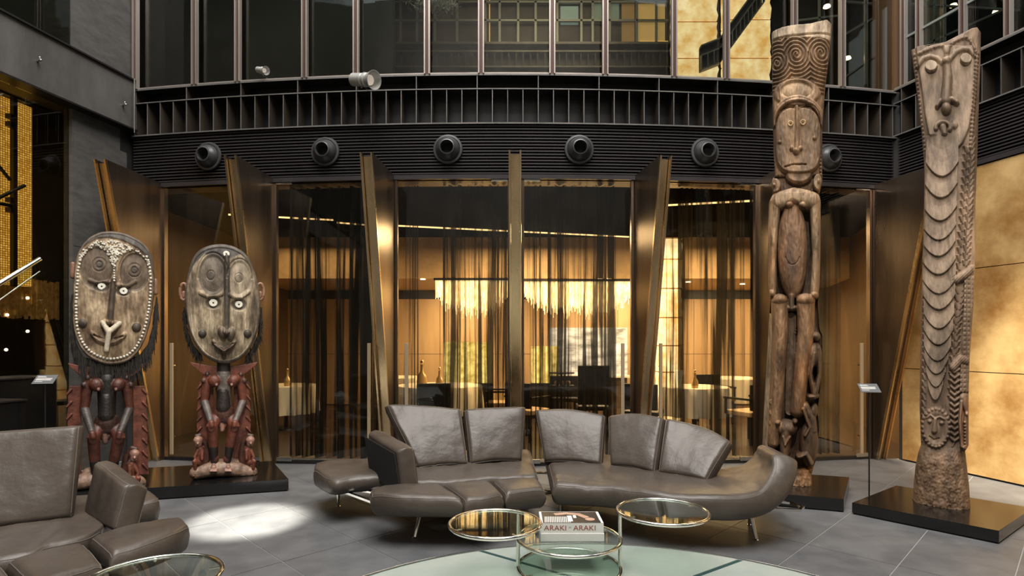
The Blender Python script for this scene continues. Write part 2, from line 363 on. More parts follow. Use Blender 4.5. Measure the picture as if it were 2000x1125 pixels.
fl = MB().prism([(-8.2, -5.2), (9, -5.2), (9, 7.6), (-8.2, 7.6)], -.12, -.004).build('floor', M['grout'], kind='structure')
q = math.sqrt(.5); JO = .0035
def tiles(anchor, ld, wd, L, W, side):
    for i in range(-16, 17):
        for j in range(-9, 10):
            c = [(anchor[0] + ld[0] * (j + a) * L + wd[0] * (i + b) * W, anchor[1] + ld[1] * (j + a) * L + wd[1] * (i + b) * W) for a, b in ((0, 0), (1, 0), (1, 1), (0, 1))]
            cx = sum(p[0] for p in c) / 4; cy = sum(p[1] for p in c) / 4
            if cy < -1.5 or cy > 8.2 or abs(cx) > 8: continue
            # joint inset
            c = [(p[0] + (JO if (ld[0] * (cx - p[0]) + ld[1] * (cy - p[1])) > 0 else -JO) * ld[0] + (JO if (wd[0] * (cx - p[0]) + wd[1] * (cy - p[1])) > 0 else -JO) * wd[0],
                  p[1] + (JO if (ld[0] * (cx - p[0]) + ld[1] * (cy - p[1])) > 0 else -JO) * ld[1] + (JO if (wd[0] * (cx - p[0]) + wd[1] * (cy - p[1])) > 0 else -JO) * wd[1]) for p in c]
            c = clip(c, side, 0, side * .5 - JO)
            if len(c) < 3: continue
            c = clip(c, 0, 1, 7.35)
            for P0, Dv, sg in ((LW0, LWd, -1), (RW0, RWd, 1)):
                if len(c) < 3: break
                nx, ny = -Dv[1] * sg, Dv[0] * sg; l = math.hypot(nx, ny); nx /= l; ny /= l
                c = clip(c, nx, ny, nx * P0[0] + ny * P0[1])
            if len(c) < 3: continue
            if all(math.hypot(p[0] - OC[0], p[1] - OC[1]) < OR - .02 for p in c): continue
            MB().prism(c, -.004 - .0, 0.0 + random.uniform(-.0008, 0)).build('tile', M['tile'], fl)
tiles((-1.162, 4.308), (-q, q), (q, q), 1.24, .566, 1)
tiles((2.18, 4.242), (q, q), (q, -q), 1.24, .57, -1)
# glazed oculus set in the floor
oc = empty('floor_oculus', (OC[0], OC[1], 0), 'large round pale green glass skylight set flush in the grey floor', 'skylight')
circ = [(OC[0] + OR * math.cos(a), OC[1] + OR * math.sin(a)) for a in np.linspace(0, 2 * math.pi, 97)[:-1]]
MB().prism([(OC[0] + (OR - .01) * math.cos(a), OC[1] + (OR - .01) * math.sin(a)) for a in np.linspace(0, 2 * math.pi, 97)[:-1]], .0005, .003).build('seam_bed', M['seam_dark'], oc)
def cutset(pt, d, sp, ks):
    n = (-d[1], d[0]); l = math.hypot(*n); n = (n[0] / l, n[1] / l); c0 = n[0] * pt[0] + n[1] * pt[1]
    return n, sorted(c0 + k * sp for k in ks)
n1, c1 = cutset((-.269, 4.128), (.61, -.46), 1.5, (-2, -1, 0, 1)); n2, c2 = cutset((1.438, 3.836), (-.22, -.152), 1.5, (-2, -1, 0, 1))
g = .017
for i in range(len(c1) + 1):
    for j in range(len(c2) + 1):
        pl = [(OC[0] + (p[0] - OC[0]) * .988, OC[1] + (p[1] - OC[1]) * .988) for p in circ]
        if i > 0: pl = clip(pl, -n1[0], -n1[1], -(c1[i - 1] + g))
        if i < len(c1) and pl: pl = clip(pl, n1[0], n1[1], c1[i] - g)
        if j > 0 and pl: pl = clip(pl, -n2[0], -n2[1], -(c2[j - 1] + g))
        if j < len(c2) and pl: pl = clip(pl, n2[0], n2[1], c2[j] - g)
        if len(pl) >= 3: MB().prism(pl, .003, .006).build('glass_pane', M['oculus'], oc)
MB().tube([(p[0], p[1], .004) for p in circ], .006, 8, True).build('metal_rim', M['steel'], oc, smooth=True)

# ------------------------------------------------------------------ SETTING: curved glazed wall, ledge, slats
ZG, ZB, ZM, ZT = 3.50, 4.11, 4.52, 4.69
def arc(off, n=41, x0=-4.84, x1=4.93):
    out = []
    for x in np.linspace(x0, x1, n):
        out.append((x, YG(x) - off))
    return out
def rwl(off, n=2, t1=12.3): return [rw(t, off) for t in np.linspace(0, t1, n)]
def strip(path, z0, z1, thick, name, m, parent=None, **kw):
    """a vertical band swept along a plan path; thickness goes away from the viewer"""
    V = []; F = []
    for i, (x, y) in enumerate(path):
        a = path[max(0, i - 1)]; b = path[min(len(path) - 1, i + 1)]; dx, dy = b[0] - a[0], b[1] - a[1]; l = math.hypot(dx, dy); nx, ny = -dy / l, dx / l
        V += [(x, y, z0), (x, y, z1), (x + nx * thick, y + ny * thick, z1), (x + nx * thick, y + ny * thick, z0)]
    for i in range(len(path) - 1):
        a, b = i * 4, i * 4 + 4
        for k in range(4): F.append((a + k, b + k, b + (k + 1) % 4, a + (k + 1) % 4))
    F += [(0, 1, 2, 3), tuple(len(V) - 4 + k for k in (3, 2, 1, 0))]
    return MB().add(V, F).build(name, m, parent, **kw)
wb = strip(arc(-.16), ZG - .02, ZT, .25, 'wall_back', M['black_metal'], kind='structure')
for i in range(16): strip(arc(.02), ZG + .014 + i * .0378, ZG + .030 + i * .0378, .10, 'slat', M['slat'], wb)
strip(arc(.04), ZG - .05, ZG - .0, .12, 'head_rail', M['slat'], wb)
for z, hh, m in ((ZB, .016, 'ledge_edge'), (ZM, .013, 'ledge_edge'), (ZT, .020, 'ledge_edge')):
    strip(arc(.055), z - hh / 2, z + hh / 2, .012, 'ledge_lip', M[m], wb)
    strip(arc(.045), z - hh / 2, z + hh / 2, .22, 'ledge_shelf', M['black_metal'], wb)
def finrow(path_fn, n, parent, every=4):
    for i in range(n + 1):
        (x, y), (nx, ny) = path_fn(i / n)
        for z0, z1, on in ((ZB, ZM, True), (ZM, ZT, i % every == 0)):
            if not on: continue
            c = (x + nx * .095, y + ny * .095, (z0 + z1) / 2)
            MB().box(c, (.008, .19, z1 - z0 - .016), math.atan2(ny, nx) - math.pi / 2).build('ledge_fin', M['fin_brown'], parent)
            MB().box((x + nx * .003, y + ny * .003, (z0 + z1) / 2), (.010, .006, z1 - z0 - .012), math.atan2(ny, nx) - math.pi / 2).build('fin_edge', M['ledge_edge'], parent)
def pf_back(t):
    x = -4.80 + t * 9.68; nx = -(x + .1) / 25; return (x, YG(x) - .05), (nx, 1.0)
finrow(pf_back, 53, wb)
# right wall
wr = MB().prism([rw(0, -.2), rw(12.3, -.2), rw(12.3, -.5), rw(0, -.5)], ZG - .15, ZT).build('wall_right', M['black_metal'], kind='structure')
for i in range(16): strip(rwl(0.02), ZG + .014 + i * .0378, ZG + .030 + i * .0378, .2, 'slat', M['slat'], wr)
strip(rwl(.05), ZG - .05, ZG, .26, 'head_rail', M['slat'], wr)
for z, hh, m in ((ZB, .016, 'ledge_edge'), (ZM, .013, 'ledge_edge'), (ZT, .020, 'ledge_edge')):
    strip(rwl(.075), z - hh / 2, z + hh / 2, .012, 'ledge_lip', M[m], wr)
    strip(rwl(.065), z - hh / 2, z + hh / 2, .26, 'ledge_shelf', M['black_metal'], wr)
nr = (1.0, RWd[0]); ln = math.hypot(*nr); nr = (nr[0] / ln, nr[1] / ln)
finrow(lambda t: (rw(.1 + t * 5.6, .07), nr), 30, wr)
gw = MB()
for zb in (0.0,):
    gw.prism([rw(.0, .0), rw(7.0, .0), rw(7.0, -.2), rw(.0, -.2)], 0, ZG - .05)
gw = gw.build('wall_right_panel', M['dark_wall'], kind='structure')
# gold stone slabs on it
for i, (t0, t1) in enumerate(((.07, 2.55), (2.56, 4.9), (4.91, 7.0))):
    for z0, z1 in ((.02, 1.16), (1.165, 2.31), (2.315, ZG - .06)):
        MB().prism([rw(t0 + .003, 0), rw(t1 - .003, 0), rw(t1 - .003, .03), rw(t0 + .003, .03)], z0 + .002, z1 - .002).build('stone_panel', M['gold_wall'], gw)
# left wall
LWn = (1.0, -.2)
wl = MB().prism([lw(0, .0), lw(.80, .0), lw(.80, -.4), lw(0, -.4)], 4.81, 13.0).build('wall_left', M['stone'], kind='structure')
MB().prism([lw(.8, -.32), lw(12.3, -.32), lw(12.3, -.6), lw(.8, -.6)], 4.81, 13.0).build('wall_left_upper', M['dark_wall'], kind='structure')
MB().prism([lw(.81, 0), lw(12.3, 0), lw(12.3, -.02), lw(.81, -.02)], 4.83, 13.0).build('window_1', M['glass_dark'], kind='structure')
tr = MB().prism([lw(0, .06), lw(12.3, .06), lw(12.3, -.4), lw(0, -.4)], 4.19, 4.79).build('trim_1', M['beam'], kind='structure')
MB().prism([lw(0, .09), lw(12.3, .09), lw(12.3, -.1), lw(0, -.1)], 4.79, 4.81).build('beam_lip', M['black_metal'], tr)
MB().prism([lw(0, .08), lw(12.3, .08), lw(12.3, -.1), lw(0, -.1)], 4.17, 4.19).build('beam_lip', M['black_metal'], tr)
for px, py in ((75, 120), (241, 206)):
    t = 0
    a = (px - 1000) / FOC; t = (LW0[0] + .06 - a * LW0[1]) / (-a * 1.0 - LWd[0]) * -1 if False else None
    # intersect pixel ray with the beam face
    t = (LW0[0] + .06 - a * LW0[1]) / (-LWd[0] + a * LWd[1]); x, y = lw(t, .06)
    bo = MB().caps((x - .02, y, zz(py, y)), (x + .05, y - .03, zz(py, y)), .012, .012, 10).caps((x + .04, y - .03, zz(py, y)), (x + .04, y - .03, zz(py, y) + .03), .008, .008, 8)
    bo.build('beam_bolt', M['steel'], tr, smooth=True)
cp = MB().prism([lw(-.3, -.06), lw(.72, -.06), lw(.72, -.16), lw(-.3, -.16)], 0, 4.17).build('wall_left_pier', M['stone'], kind='structure')
for z in (0, 1.3, 2.6):
    MB().prism([lw(0.01, -.055), lw(.71, -.055), lw(.71, -.07), lw(0.01, -.07)], z + .004, z + 1.296).build('stone_panel', M['stone'], cp)
MB().tube([(lw(0, .10)[0], lw(0)[1] - .10, z) for z in (4.8, 4.6, 4.3, 4.12)], .008, 8).build('cable', M['steel'], wb, smooth=True)
MB().prism([lw(-.6, -.06), lw(.1, -.06), lw(.1, -2.2), lw(-.6, -2.2)], 0, 13.0).build('wall_left_corner', M['dark_wall'], kind='structure')
MB().prism([lw(-.2, -.4), lw(12.3, -.4), lw(12.3, -2.2), lw(-.2, -2.2)], 4.17, 4.4).build('ceiling_left', M['dark_wall'], kind='structure')
# recess behind left glass
rc = MB().prism([lw(.8, -1.6), lw(12.3, -1.6), lw(12.3, -1.8), lw(.8, -1.8)], 0, 4.17).build('wall_left_recess', M['dark_wall'], kind='structure')
MB().prism([lw(.72, -.10), lw(5.5, -.10), lw(5.5, -.12), lw(.72, -.12)], 0, 4.17).build('window_2', M['glass_dark'], kind='structure')
mo = empty('mosaic_screen', (*lw(1.7, -.45), 2.2), 'gold mosaic wall, lamp light put in as glow, behind the dark glass at the left', 'mosaic')
MB().prism([lw(.82, -.42), lw(3.4, -.42), lw(3.4, -.5), lw(.82, -.5)], 2.12, 4.14).build('mosaic_face', M['mosaic'], mo)
mf = empty('mosaic_bracket', (*lw(1.5, -.2), 2.2), 'dark steel post with diagonal struts in front of the gold mosaic', 'bracket')
def lray(px, off):
    a = (px - 1000) / FOC; t = (LW0[0] + off - a * LW0[1]) / (-LWd[0] + a * LWd[1]); return lw(t, off)
def lpt(px, py, off): x, y = lray(px, off); return (x, y, zz(py, y))
MB().beam(lpt(27, 190, -.25), lpt(27, 560, -.25), .05, .04, (1, 0, 0)).build('post', M['black_metal'], mf)
for a, b in (((-14, 310), (20, 352)), ((-20, 395), (48, 362)), ((-12, 396), (24, 402))):
    MB().tube([lpt(*a, -.2), lpt(*b, -.2)], .018, 10).build('strut', M['black_metal'], mf, smooth=True)
for py in (228, 243, 391, 410): MB().box(lpt(20, py, -.22), (.06, .06, .05)).build('clamp', M['black_metal'], mf)
# restaurant curtain behind the left glass; its gold glow is put in as emission
cu = MB()
for k in range(46):
    t = .36 + k * .018; x, y = lw(t, -.6 + .03 * math.sin(k * 1.9)); cu.box((x, y, 1.99), (.02, .03, .42 + .05 * math.sin(k * 2.3)))
cu.build('glowing_curtain', emis('curtain_glow', (.20, .09, .02, 1), (.42, .22, .06, 1), .14, 20), label='dim golden curtain strips with their glow put in, behind the glass at far left', cat='chandelier')
for (px, py), wh in zip(((54, 582), (14, 615), (54, 647), (12, 683)), ('topmost', 'second from the top', 'third from the top', 'lowest')):
    x, y, z = lpt(px, py, -.55); MB().ball((x, y, z), .017, 12, 8).build('globe_light', M['lamp_glow'], smooth=True, label='tiny glowing round light behind the far left glass, ' + wh + ' of four', cat='light', group='tiny lights behind the left glass')
# stair rail far left
sr = empty('stair_handrail', lpt(0, 560, .1), 'chrome handrail on a glass balustrade rising at the left edge', 'handrail')
MB().tube([lpt(-60, 590, .15), lpt(78, 506, .15)], .025, 14).build('rail', M['chrome'], sr, smooth=True)
a, b = lpt(-60, 590, .15), lpt(76, 510, .15); MB().extr([a, b, (b[0], b[1], b[2] - .14), (a[0], a[1], a[2] - .14)], (.012, 0, 0)).build('glass_panel', M['glass_table'], sr)
MB().tube([lpt(-60, 628, .15), lpt(78, 530, .15)], .006, 8).build('glass_edge', M['steel'], sr, smooth=True)
for (cx, cy, sx, sy, h, lab) in ((-4.88, 5.58, .44, .55, 1.14, 'tall glossy black display block against the left glass'), (-4.62, 4.80, .60, .6, .98, 'lower glossy black display block at the left edge of the frame')):
    rt = empty('display_block', (cx, cy, 0), lab, 'display block')
    MB().box((cx, cy, h / 2), (sx, sy, h), -.2).build('body', M['plinth'], rt, bevel=.006)
    MB().box((cx, cy, h + .008), (sx + .02, sy + .02, .014), -.2).build('top_sheet', M['black_metal'], rt)

# upper glazing of curved wall
ug = strip(arc(-.02, 41), ZT + .02, 13.0, .012, 'window_3', M['glass_dark'], kind='structure')
def mull(x, y, ang, name='mullion', parent=ug, top=7.6):
    for dx, w in ((-.028, .016), (.028, .016)):
        c, s_ = math.cos(ang), math.sin(ang)
        MB().box((x + dx * c, y + dx * s_ - .03, (ZT + top) / 2 + .01), (w, .05, top - ZT), ang).build(name, M['mullion'], parent)
    MB().box((x, y - .012, (ZT + top) / 2 + .01), (.04, .03, top - ZT), ang).build('mullion_core', mat_mc, parent)
mat_mc = mat('mullion_core', (0.10, 0.055, 0.045, 1), rough=.4, metal=.3)
for px in (268, 383, 467, 597, 697, 835, 940, 1078, 1181, 1315, 1417, 1549, 1642):
    D = 7.0
    for _ in range(4): D = YG(xx(px, D)) - .02
    x = xx(px, D); mull(x, D, (x + .1) / 25)
strip(arc(.045), ZT + .012, ZT + .03, .05, 'window_sill', M['mullion'], ug)
ugr = MB().prism([rw(0, -.02), rw(12.3, -.02), rw(12.3, -.04), rw(0, -.04)], ZT + .02, 13.0).build('window_4', M['glass_dark'], kind='structure')
for px in (1762, 1792, 1877, 1965):
    a = (px - 1000) / FOC; t = (RW0[0] + .0 - a * RW0[1]) / (-RWd[0] + a * RWd[1]); x, y = rw(max(t, .02), .0); mull(x, y, math.atan2(-1, .265), parent=ugr)
strip(rwl(.065), ZT + .012, ZT + .03, .05, 'window_sill', M['mullion'], ugr)
for z in (5.33,): MB().prism([rw(0.1, .0), rw(6, .0), rw(6, -.03), rw(.1, -.03)], z - .014, z + .014).build('transom', M['thin_frame'], ugr)
MB().prism([(4.90, 7.40), (4.96, 7.33), (5.3, 7.28), (5.3, 7.8), (4.86, 7.8)], 3.4, 4.69).build('corner_filler', M['black_metal'], wr)  # added filler; keeps sky from leaking through the wall corner
MB().prism([(4.965, 7.33), (5.03, 7.30), (5.03, 7.9), (4.965, 7.9)], 4.69, 13).build('corner_filler', mat_mc, ugr)  # same added filler above the ledge, against the sky leak
# enclosing walls behind the camera and high above
MB().prism([lw(12.3, -.5), rw(12.3, -.5), (rw(12.3)[0] + .5, -5.4), (lw(12.3)[0] - .5, -5.4)], 0, 13.0).build('wall_front', M['court_wall'], kind='structure')
MB().prism([lw(5.5, -.05), lw(12.3, -.05), lw(12.3, -.3), lw(5.5, -.3)], 0, 4.17).build('wall_left_lower', M['dark_wall'], kind='structure')

# ------------------------------------------------------------------ upper rooms behind the glass, and solid stand-ins for its reflections
strip([(-5.4, 9.0), (-1.75, 8.4)], 4.6, 9.5, .1, 'wall_upper_room_left', mat('upper_dark', (.008, .009, .008, 1), (.02, .02, .016, 1), .5, 0, 1.5), kind='structure')
strip([(-6.4, 13.5), (10.5, 13.5)], 4.0, 13, .1, 'wall_upper_room', M['dark_wall'], kind='structure')
MB().box((2, 10.85, 4.66), (15, 6.3, .04)).build('floor_upper', M['dark_wall'], kind='structure')
fac = empty('reflected_facade', (0.6, 12.6, 4.8), 'facade with ribbed dark band and white framed windows, standing in for reflections in upper glass', 'building')  # built behind the glass in place of the reflected opposite facade
DF = 12.6
def fx(px, py): return DP(px, py, DF)
MB().box((1.1, DF + .12, zz(70, DF)), (9.0, .1, 4.5)).build('wall', mat('inner_wall', (.035, .024, .014, 1), (.07, .05, .03, 1), .5, 0, 1), fac)
for px in range(700, 1320, 14):
    if 700 <= px < 940: sk = (1150 - 0) ; y0, y1 = 133 - (px - 700) * .02, 158
    a, b = fx(px, 104), fx(px, 134)
    MB().box(((a[0] + b[0]) / 2, DF, (a[2] + b[2]) / 2), (.03, .14, a[2] - b[2])).build('rib', M['fin_brown'], fac)
for py, h in ((88, .05), (104, .035), (134, .035)):
    a, b = fx(690, py), fx(1318, py); MB().box(((a[0] + b[0]) / 2, DF, a[2]), (b[0] - a[0], .2, h)).build('band_lip', M['ledge_edge'], fac)
for px in (716, 742, 783, 815, 850, 893, 948, 976, 1012, 1046, 1088, 1135, 1157, 1190, 1243, 1281, 1308):
    a, b = fx(px, -60), fx(px, 88); MB().box((a[0], DF - .03, (a[2] + b[2]) / 2), (.05, .05, a[2] - b[2])).build('window_bar', M['thin_frame'], fac)
for py in (6, 42): a, b = fx(695, py), fx(1318, py); MB().box(((a[0] + b[0]) / 2, DF - .03, a[2]), (b[0] - a[0], .05, .045)).build('window_rail', M['thin_frame'], fac)
for (x0, x1, y0, y1, mt) in ((1095, 1130, 10, 46, (.22, .30, .27, 1)), (1160, 1210, 4, 40, (.16, .20, .16, 1)), (1246, 1300, 2, 88, (.55, .36, .12, 1)), (1215, 1240, 4, 86, (.25, .15, .05, 1)), (955, 957, -20, 86, (.9, .6, .2, 1)), (1250, 1306, 78, 88, (.9, .75, .35, 1))):
    a, b = fx(x0, y0), fx(x1, y1); MB().box(((a[0] + b[0]) / 2, DF + .05, (a[2] + b[2]) / 2), (b[0] - a[0], .02, a[2] - b[2])).build('lit_pane', mat('pane_lit', mt, emit=mt, estr=.7), fac)
def alabaster_column(name, px0, px1, D, zs, label, depth=.35, jag=.03):
    x0, x1 = xx(px0, D), xx(px1, D); rt = empty(name, ((x0 + x1) / 2, D, zs[0]), label, 'column')
    r = random.Random(px0)
    for a, b in zip(zs[:-1], zs[1:]):
        me = MB(); n = 8; Lx = [x0 + r.uniform(-jag, jag) * .4 for _ in range(n)]; Rx = [x1 + r.uniform(-jag, jag) for _ in range(n)]
        poly = [(Lx[i], D, a + .012 + (b - a - .024) * i / (n - 1)) for i in range(n)] + [(Rx[i], D, a + .012 + (b - a - .024) * i / (n - 1)) for i in range(n)][::-1]
        me.extr(poly, (0, depth, 0)).build('alabaster_block', M['alabaster'], rt)
        MB().box(((x0 + x1) / 2, D + depth / 2, b), (x1 - x0 - .03, depth - .04, .034)).build('joint', M['alabaster_edge'], rt)
    return rt
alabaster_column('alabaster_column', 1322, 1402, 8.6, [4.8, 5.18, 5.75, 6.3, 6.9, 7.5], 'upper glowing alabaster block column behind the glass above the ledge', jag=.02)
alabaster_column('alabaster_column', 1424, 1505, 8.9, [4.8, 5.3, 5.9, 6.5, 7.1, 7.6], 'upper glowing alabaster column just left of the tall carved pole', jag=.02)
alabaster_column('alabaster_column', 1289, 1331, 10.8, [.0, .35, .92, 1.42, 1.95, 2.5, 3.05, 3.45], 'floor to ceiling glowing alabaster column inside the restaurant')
rp = empty('reflected_band', DP(1400, 80, 8.2), 'dark ribbed strip standing in for a reflected band across the glowing upper column', 'reflected band')  # solid strip built where the glass reflects a ribbed band
pA, pB, pC = DP(1368, 92, 8.2), DP(1404, 78, 8.2), DP(1490, -40, 8.2)
for a, b in ((pA, pB), (pB, pC)):
    for dz in (0, -.14, -.34): MB().beam((a[0], a[1], a[2] + dz), (b[0], b[1], b[2] + dz), .10, .02).build('edge', M['ledge_edge'], rp)
    MB().extr([(a[0], a[1] + .03, a[2]), (b[0], b[1] + .03, b[2]), (b[0], b[1] + .03, b[2] - .34), (a[0], a[1] + .03, a[2] - .34)], (0, .04, 0)).build('panel', M['fin_brown'], rp)
    n = 3 if a is pA else 11
    for k in range(n + 1): t = k / n; x = a[0] + (b[0] - a[0]) * t; z = a[2] + (b[2] - a[2]) * t; MB().box((x, 8.17, z - .24), (.012, .06, .2)).build('rib', M['ledge_edge'], rp)
fe = MB(); c = DP(850, 8, 8.0)
for k in range(900):
    d = rng.normal(size=3) * (.13, .06, .05); e = d + rng.normal(size=3) * .035; fe.tube([(c[0] + d[0], c[1] + d[1], c[2] + d[2]), (c[0] + e[0] + .02, c[1] + e[1], c[2] + e[2] + .01)], .004, 3)
fe.build('lamp_reflection', M['feather'], label='fluffy white strands standing in for a lamp reflection in the upper windows', cat='lamp')  # strands built behind the glass as a lamp's reflection
ub = MB()  # lit room spots upper right
for (px, py), wh in zip(((758, 32), (1615, 14), (1655, 115), (1862, 12), (1946, 24)), ('above the spotlight, left of the middle', 'right above the spiral topped pole', 'low beside the spiral topped pole', 'above the long faced pole', 'nearest the top right corner')):
    x, y, z = DP(px, py, 9.2); rt = empty('pendant_light', (x, y, z), 'small lit round pendant light in the upper rooms, ' + wh, 'light', 'pendant lights in the upper rooms')
    MB().lathe([(0, 0), (.055, 0), (.045, .03), (0, .03)], (x, y, z), n=16).build('lamp', M['lamp_glow'], rt)
    MB().tube([(x, y, z + .03), (x, y, 9.52)], .004, 6).build('cord', M['black_metal'], rt)
up = MB().box((7.0, 12.2, 7.2), (2.2, .1, 4)).build('wall_upper_room_right', mat('upr', (.04, .035, .022, 1), (.1, .085, .05, 1), .5, 0, 1.2), kind='structure')
tf = empty('reflected_frame', DP(1700, 80, 9.0), 'thin white window frame grid standing in for reflections in the upper right glass', 'window frame')  # bars built behind the glass in place of reflected window frames
for a, b in (((1645, 70), (1758, 5)), ((1600, 150), (1600, -20)), ((1690, 165), (1690, -20)), ((1728, 165), (1728, -20)), ((1560, 40), (1645, 30)), ((1645, 3), (1760, 12)), ((1800, 90), (1980, 10)), ((1823, 150), (1823, -20)), ((1845, 130), (1845, -20)), ((1780, 8), (1990, 20))):
    MB().beam(DP(*a, 9.0), DP(*b, 9.0), .03, .03, (0, 1, 0)).build('bar', M['thin_frame'], tf)
cc = DP(1817, 60, 9.4); MB().lathe([(0, 0), (.17, 0), (.17, 4), (0, 4)], (cc[0], cc[1], 4.8), n=28).build('round_column', mat('conc', (.14, .15, .12, 1), (.2, .21, .17, 1), .6, 0, 4), smooth=True, label='round pale concrete column behind the upper right glass', cat='column')

MB().prism([(-6.6, 7.6), (-6.4, 7.6), (-6.4, 13.6), (-6.6, 13.6)], 0, 13.0).build('wall_upper_left_end', M['dark_wall'], kind='structure')
MB().prism([(10.4, 5.0), (10.6, 5.0), (10.6, 13.6), (10.4, 13.6)], 0, 13.0).build('wall_upper_right_end', M['dark_wall'], kind='structure')
MB().prism([rw(7, -.5), rw(7, -6.0), rw(7.1, -6.0), rw(7.1, -.5)], 4.6, 13.0).build('wall_upper_right_return', M['dark_wall'], kind='structure')
MB().prism([rw(7.0, -.02), rw(12.5, -.02), rw(12.5, -.4), rw(7.0, -.4)], 0, 13.0).build('wall_right_rear', M['dark_wall'], kind='structure')
MB().box((2, 10.6, 9.6), (17, 7, .1)).build('ceiling_upper', M['dark_wall'], kind='structure')
MB().prism([rw(0, -.1), rw(7, -.1), rw(7, -5.0), rw(0, -5.0)], 9.5, 9.6).build('ceiling_upper_right', M['dark_wall'], kind='structure')
MB().prism([rw(0, -.1), rw(7, -.1), rw(7, -5.0), rw(0, -5.0)], 4.6, 4.68).build('floor_upper_right', M['dark_wall'], kind='structure')

MB().prism([lw(5.5, -.13), lw(5.62, -.13), lw(5.62, -2.3), lw(5.5, -2.3)], 0, 4.17).build('wall_left_recess_end', M['dark_wall'], kind='structure')
MB().prism([lw(.0, -1.8), lw(12.3, -1.8), lw(12.3, -2.0), lw(.0, -2.0)], 0, 4.4).build('wall_left_recess_rear', M['dark_wall'], kind='structure')
# ------------------------------------------------------------------ steel fins and doors
fins = [(320, 207, 311, -1), (537, 462, 303, -1), (772, 727, 297, -1), (1018, 1018, 293, -1), (1237, 1289, 303, 1), (1478, 1553, 309, 1), (1700, 1822, 325, 1)]
where = ['at the far left, behind the bead-rimmed statue', 'behind the smaller masked statue', 'left of the sofa centre, leaning out', 'in the middle of the glass, seen edge on', 'right of the middle, before the alabaster column', 'behind the tall carved pole with the standing figure', 'at the right end, before the gold wall']
fin_base = []
for i, (gp, op, yt, side) in enumerate(fins):
    D = 7.0
    for _ in range(5): D = YG(xx(gp, D)) + .02
    G = Vector((xx(gp, D), D, 0)); Do = (ZG - CZ) * FOC / (HOR - yt); O = Vector((xx(op, Do), Do, 0))
    d = (O - G); pro = d.length; d.normalize(); t = Vector((-d.y, d.x, 0));
    if t.x * side < 0: t = -t          # towards the hidden side
    rt = empty('steel_fin', G + t * .065, 'bronze fin ' + where[i], 'steel fin', 'steel fins along the glass wall')
    fin_base.append((G, t, d))
    for s_, nm in ((0, 'side_plate'), (.13, 'side_plate')):
        p = G + t * s_; MB().extr([p, p + d * .10, p + d * pro + Vector((0, 0, ZG)), p + Vector((0, 0, ZG))], t * (.012 if s_ == 0 else -.012)).build(nm, M['bronze'], rt)
        a = p + d * .10 + t * (.008 if s_ == 0 else -.008); b = p + d * pro + Vector((0, 0, ZG)) + t * (.008 if s_ == 0 else -.008)
        MB().beam(a + Vector((0, 0, .005)), b, .034, .018, t).build('edge_flange', M['brass'], rt)
    p = G + t * .065; a = p + d * .055; b = p + d * (pro - .045) + Vector((0, 0, ZG - .03))
    MB().beam(a, b, .094, .008, t.cross(b - a)).build('web', M['brass'], rt)
    MB().extr([p - t * .05, p - t * .05 + d * (pro - .04), p + t * .05 + d * (pro - .04), p + t * .05], (0, 0, .01)).build('base_foot', M['black_metal'], rt) if False else None
# glass bays
def gy(px):
    D = 7.0
    for _ in range(5): D = YG(xx(px, D)) + .04
    return (xx(px, D), D)
edges = []
for i in range(6):
    a = gy(fins[i][0]) if i < 3 else (gy(1018) if i == 3 else None)
    Ga, ta, da = fin_base[i]; Gb, tb, db = fin_base[i + 1]
    pa = Ga if fins[i][3] < 0 else Ga + ta * .13; pb = Gb + tb * .13 if fins[i + 1][3] < 0 else Gb
    edges.append((pa, pb))
hand = {0: [342], 1: [724], 2: [796], 3: [1214], 4: [1287], 5: [1676]}
for i, (pa, pb) in enumerate(edges):
    u = (pb - pa).normalized(); n_ = Vector((u.y, -u.x, 0)); L = (pb - pa).length; rz = math.atan2(u.y, u.x)
    mid = (pa + pb) / 2
    dr = empty('door_%d' % (i + 1), (mid.x, mid.y, 0), kind='structure')
    MB().box((mid.x, mid.y, ZG / 2 - .01), (L - .03, .012, ZG - .05), rz).build('glass_leaf', M['glass'], dr)
    for e, sg in ((pa, 1), (pb, -1)):
        c = e + u * (sg * .018); MB().box((c.x, c.y, ZG / 2), (.03, .06, ZG), rz).build('jamb', M['bronze'], dr)
    MB().box((mid.x, mid.y, .022), (L - .06, .045, .04), rz).build('bottom_rail', M['black_metal'], dr)
    MB().box((mid.x, mid.y, ZG - .035), (L - .06, .05, .03), rz).build('top_rail', M['black_metal'], dr)
    pp = pa if i in (1, 3) else pb; sg = 1 if i in (1, 3) else -1
    for z in (ZG - .05, .055):
        c = pp + u * (sg * .13); MB().box((c.x + n_.x * .02, c.y + n_.y * .02, z), (.2, .03, .05), rz).build('patch_hinge', M['steel'], dr, bevel=.004)
    for px in hand[i]:
        a = (px - 1000) / FOC; s_ = (a * pa.y - pa.x) / (u.x - a * u.y); c = pa + u * s_ + n_ * .06
        h = MB().box((c.x, c.y, .78), (.042, .022, 1.40), rz).build('door_handle', M['handle'], dr, bevel=.006)
        for z in (.3, 1.2): MB().box((c.x - n_.x * .03, c.y - n_.y * .03, z), (.015, .06, .015), rz).build('standoff', M['steel'], h)
# dark strips left of fin 1
MB().prism([lw(0, -.1), (fin_base[0][0].x - .16, fin_base[0][0].y), (fin_base[0][0].x - .16, 7.45), (lw(0)[0] - .1, 7.5)], 0, ZG).build('wall_back_left', M['stone'], kind='structure')
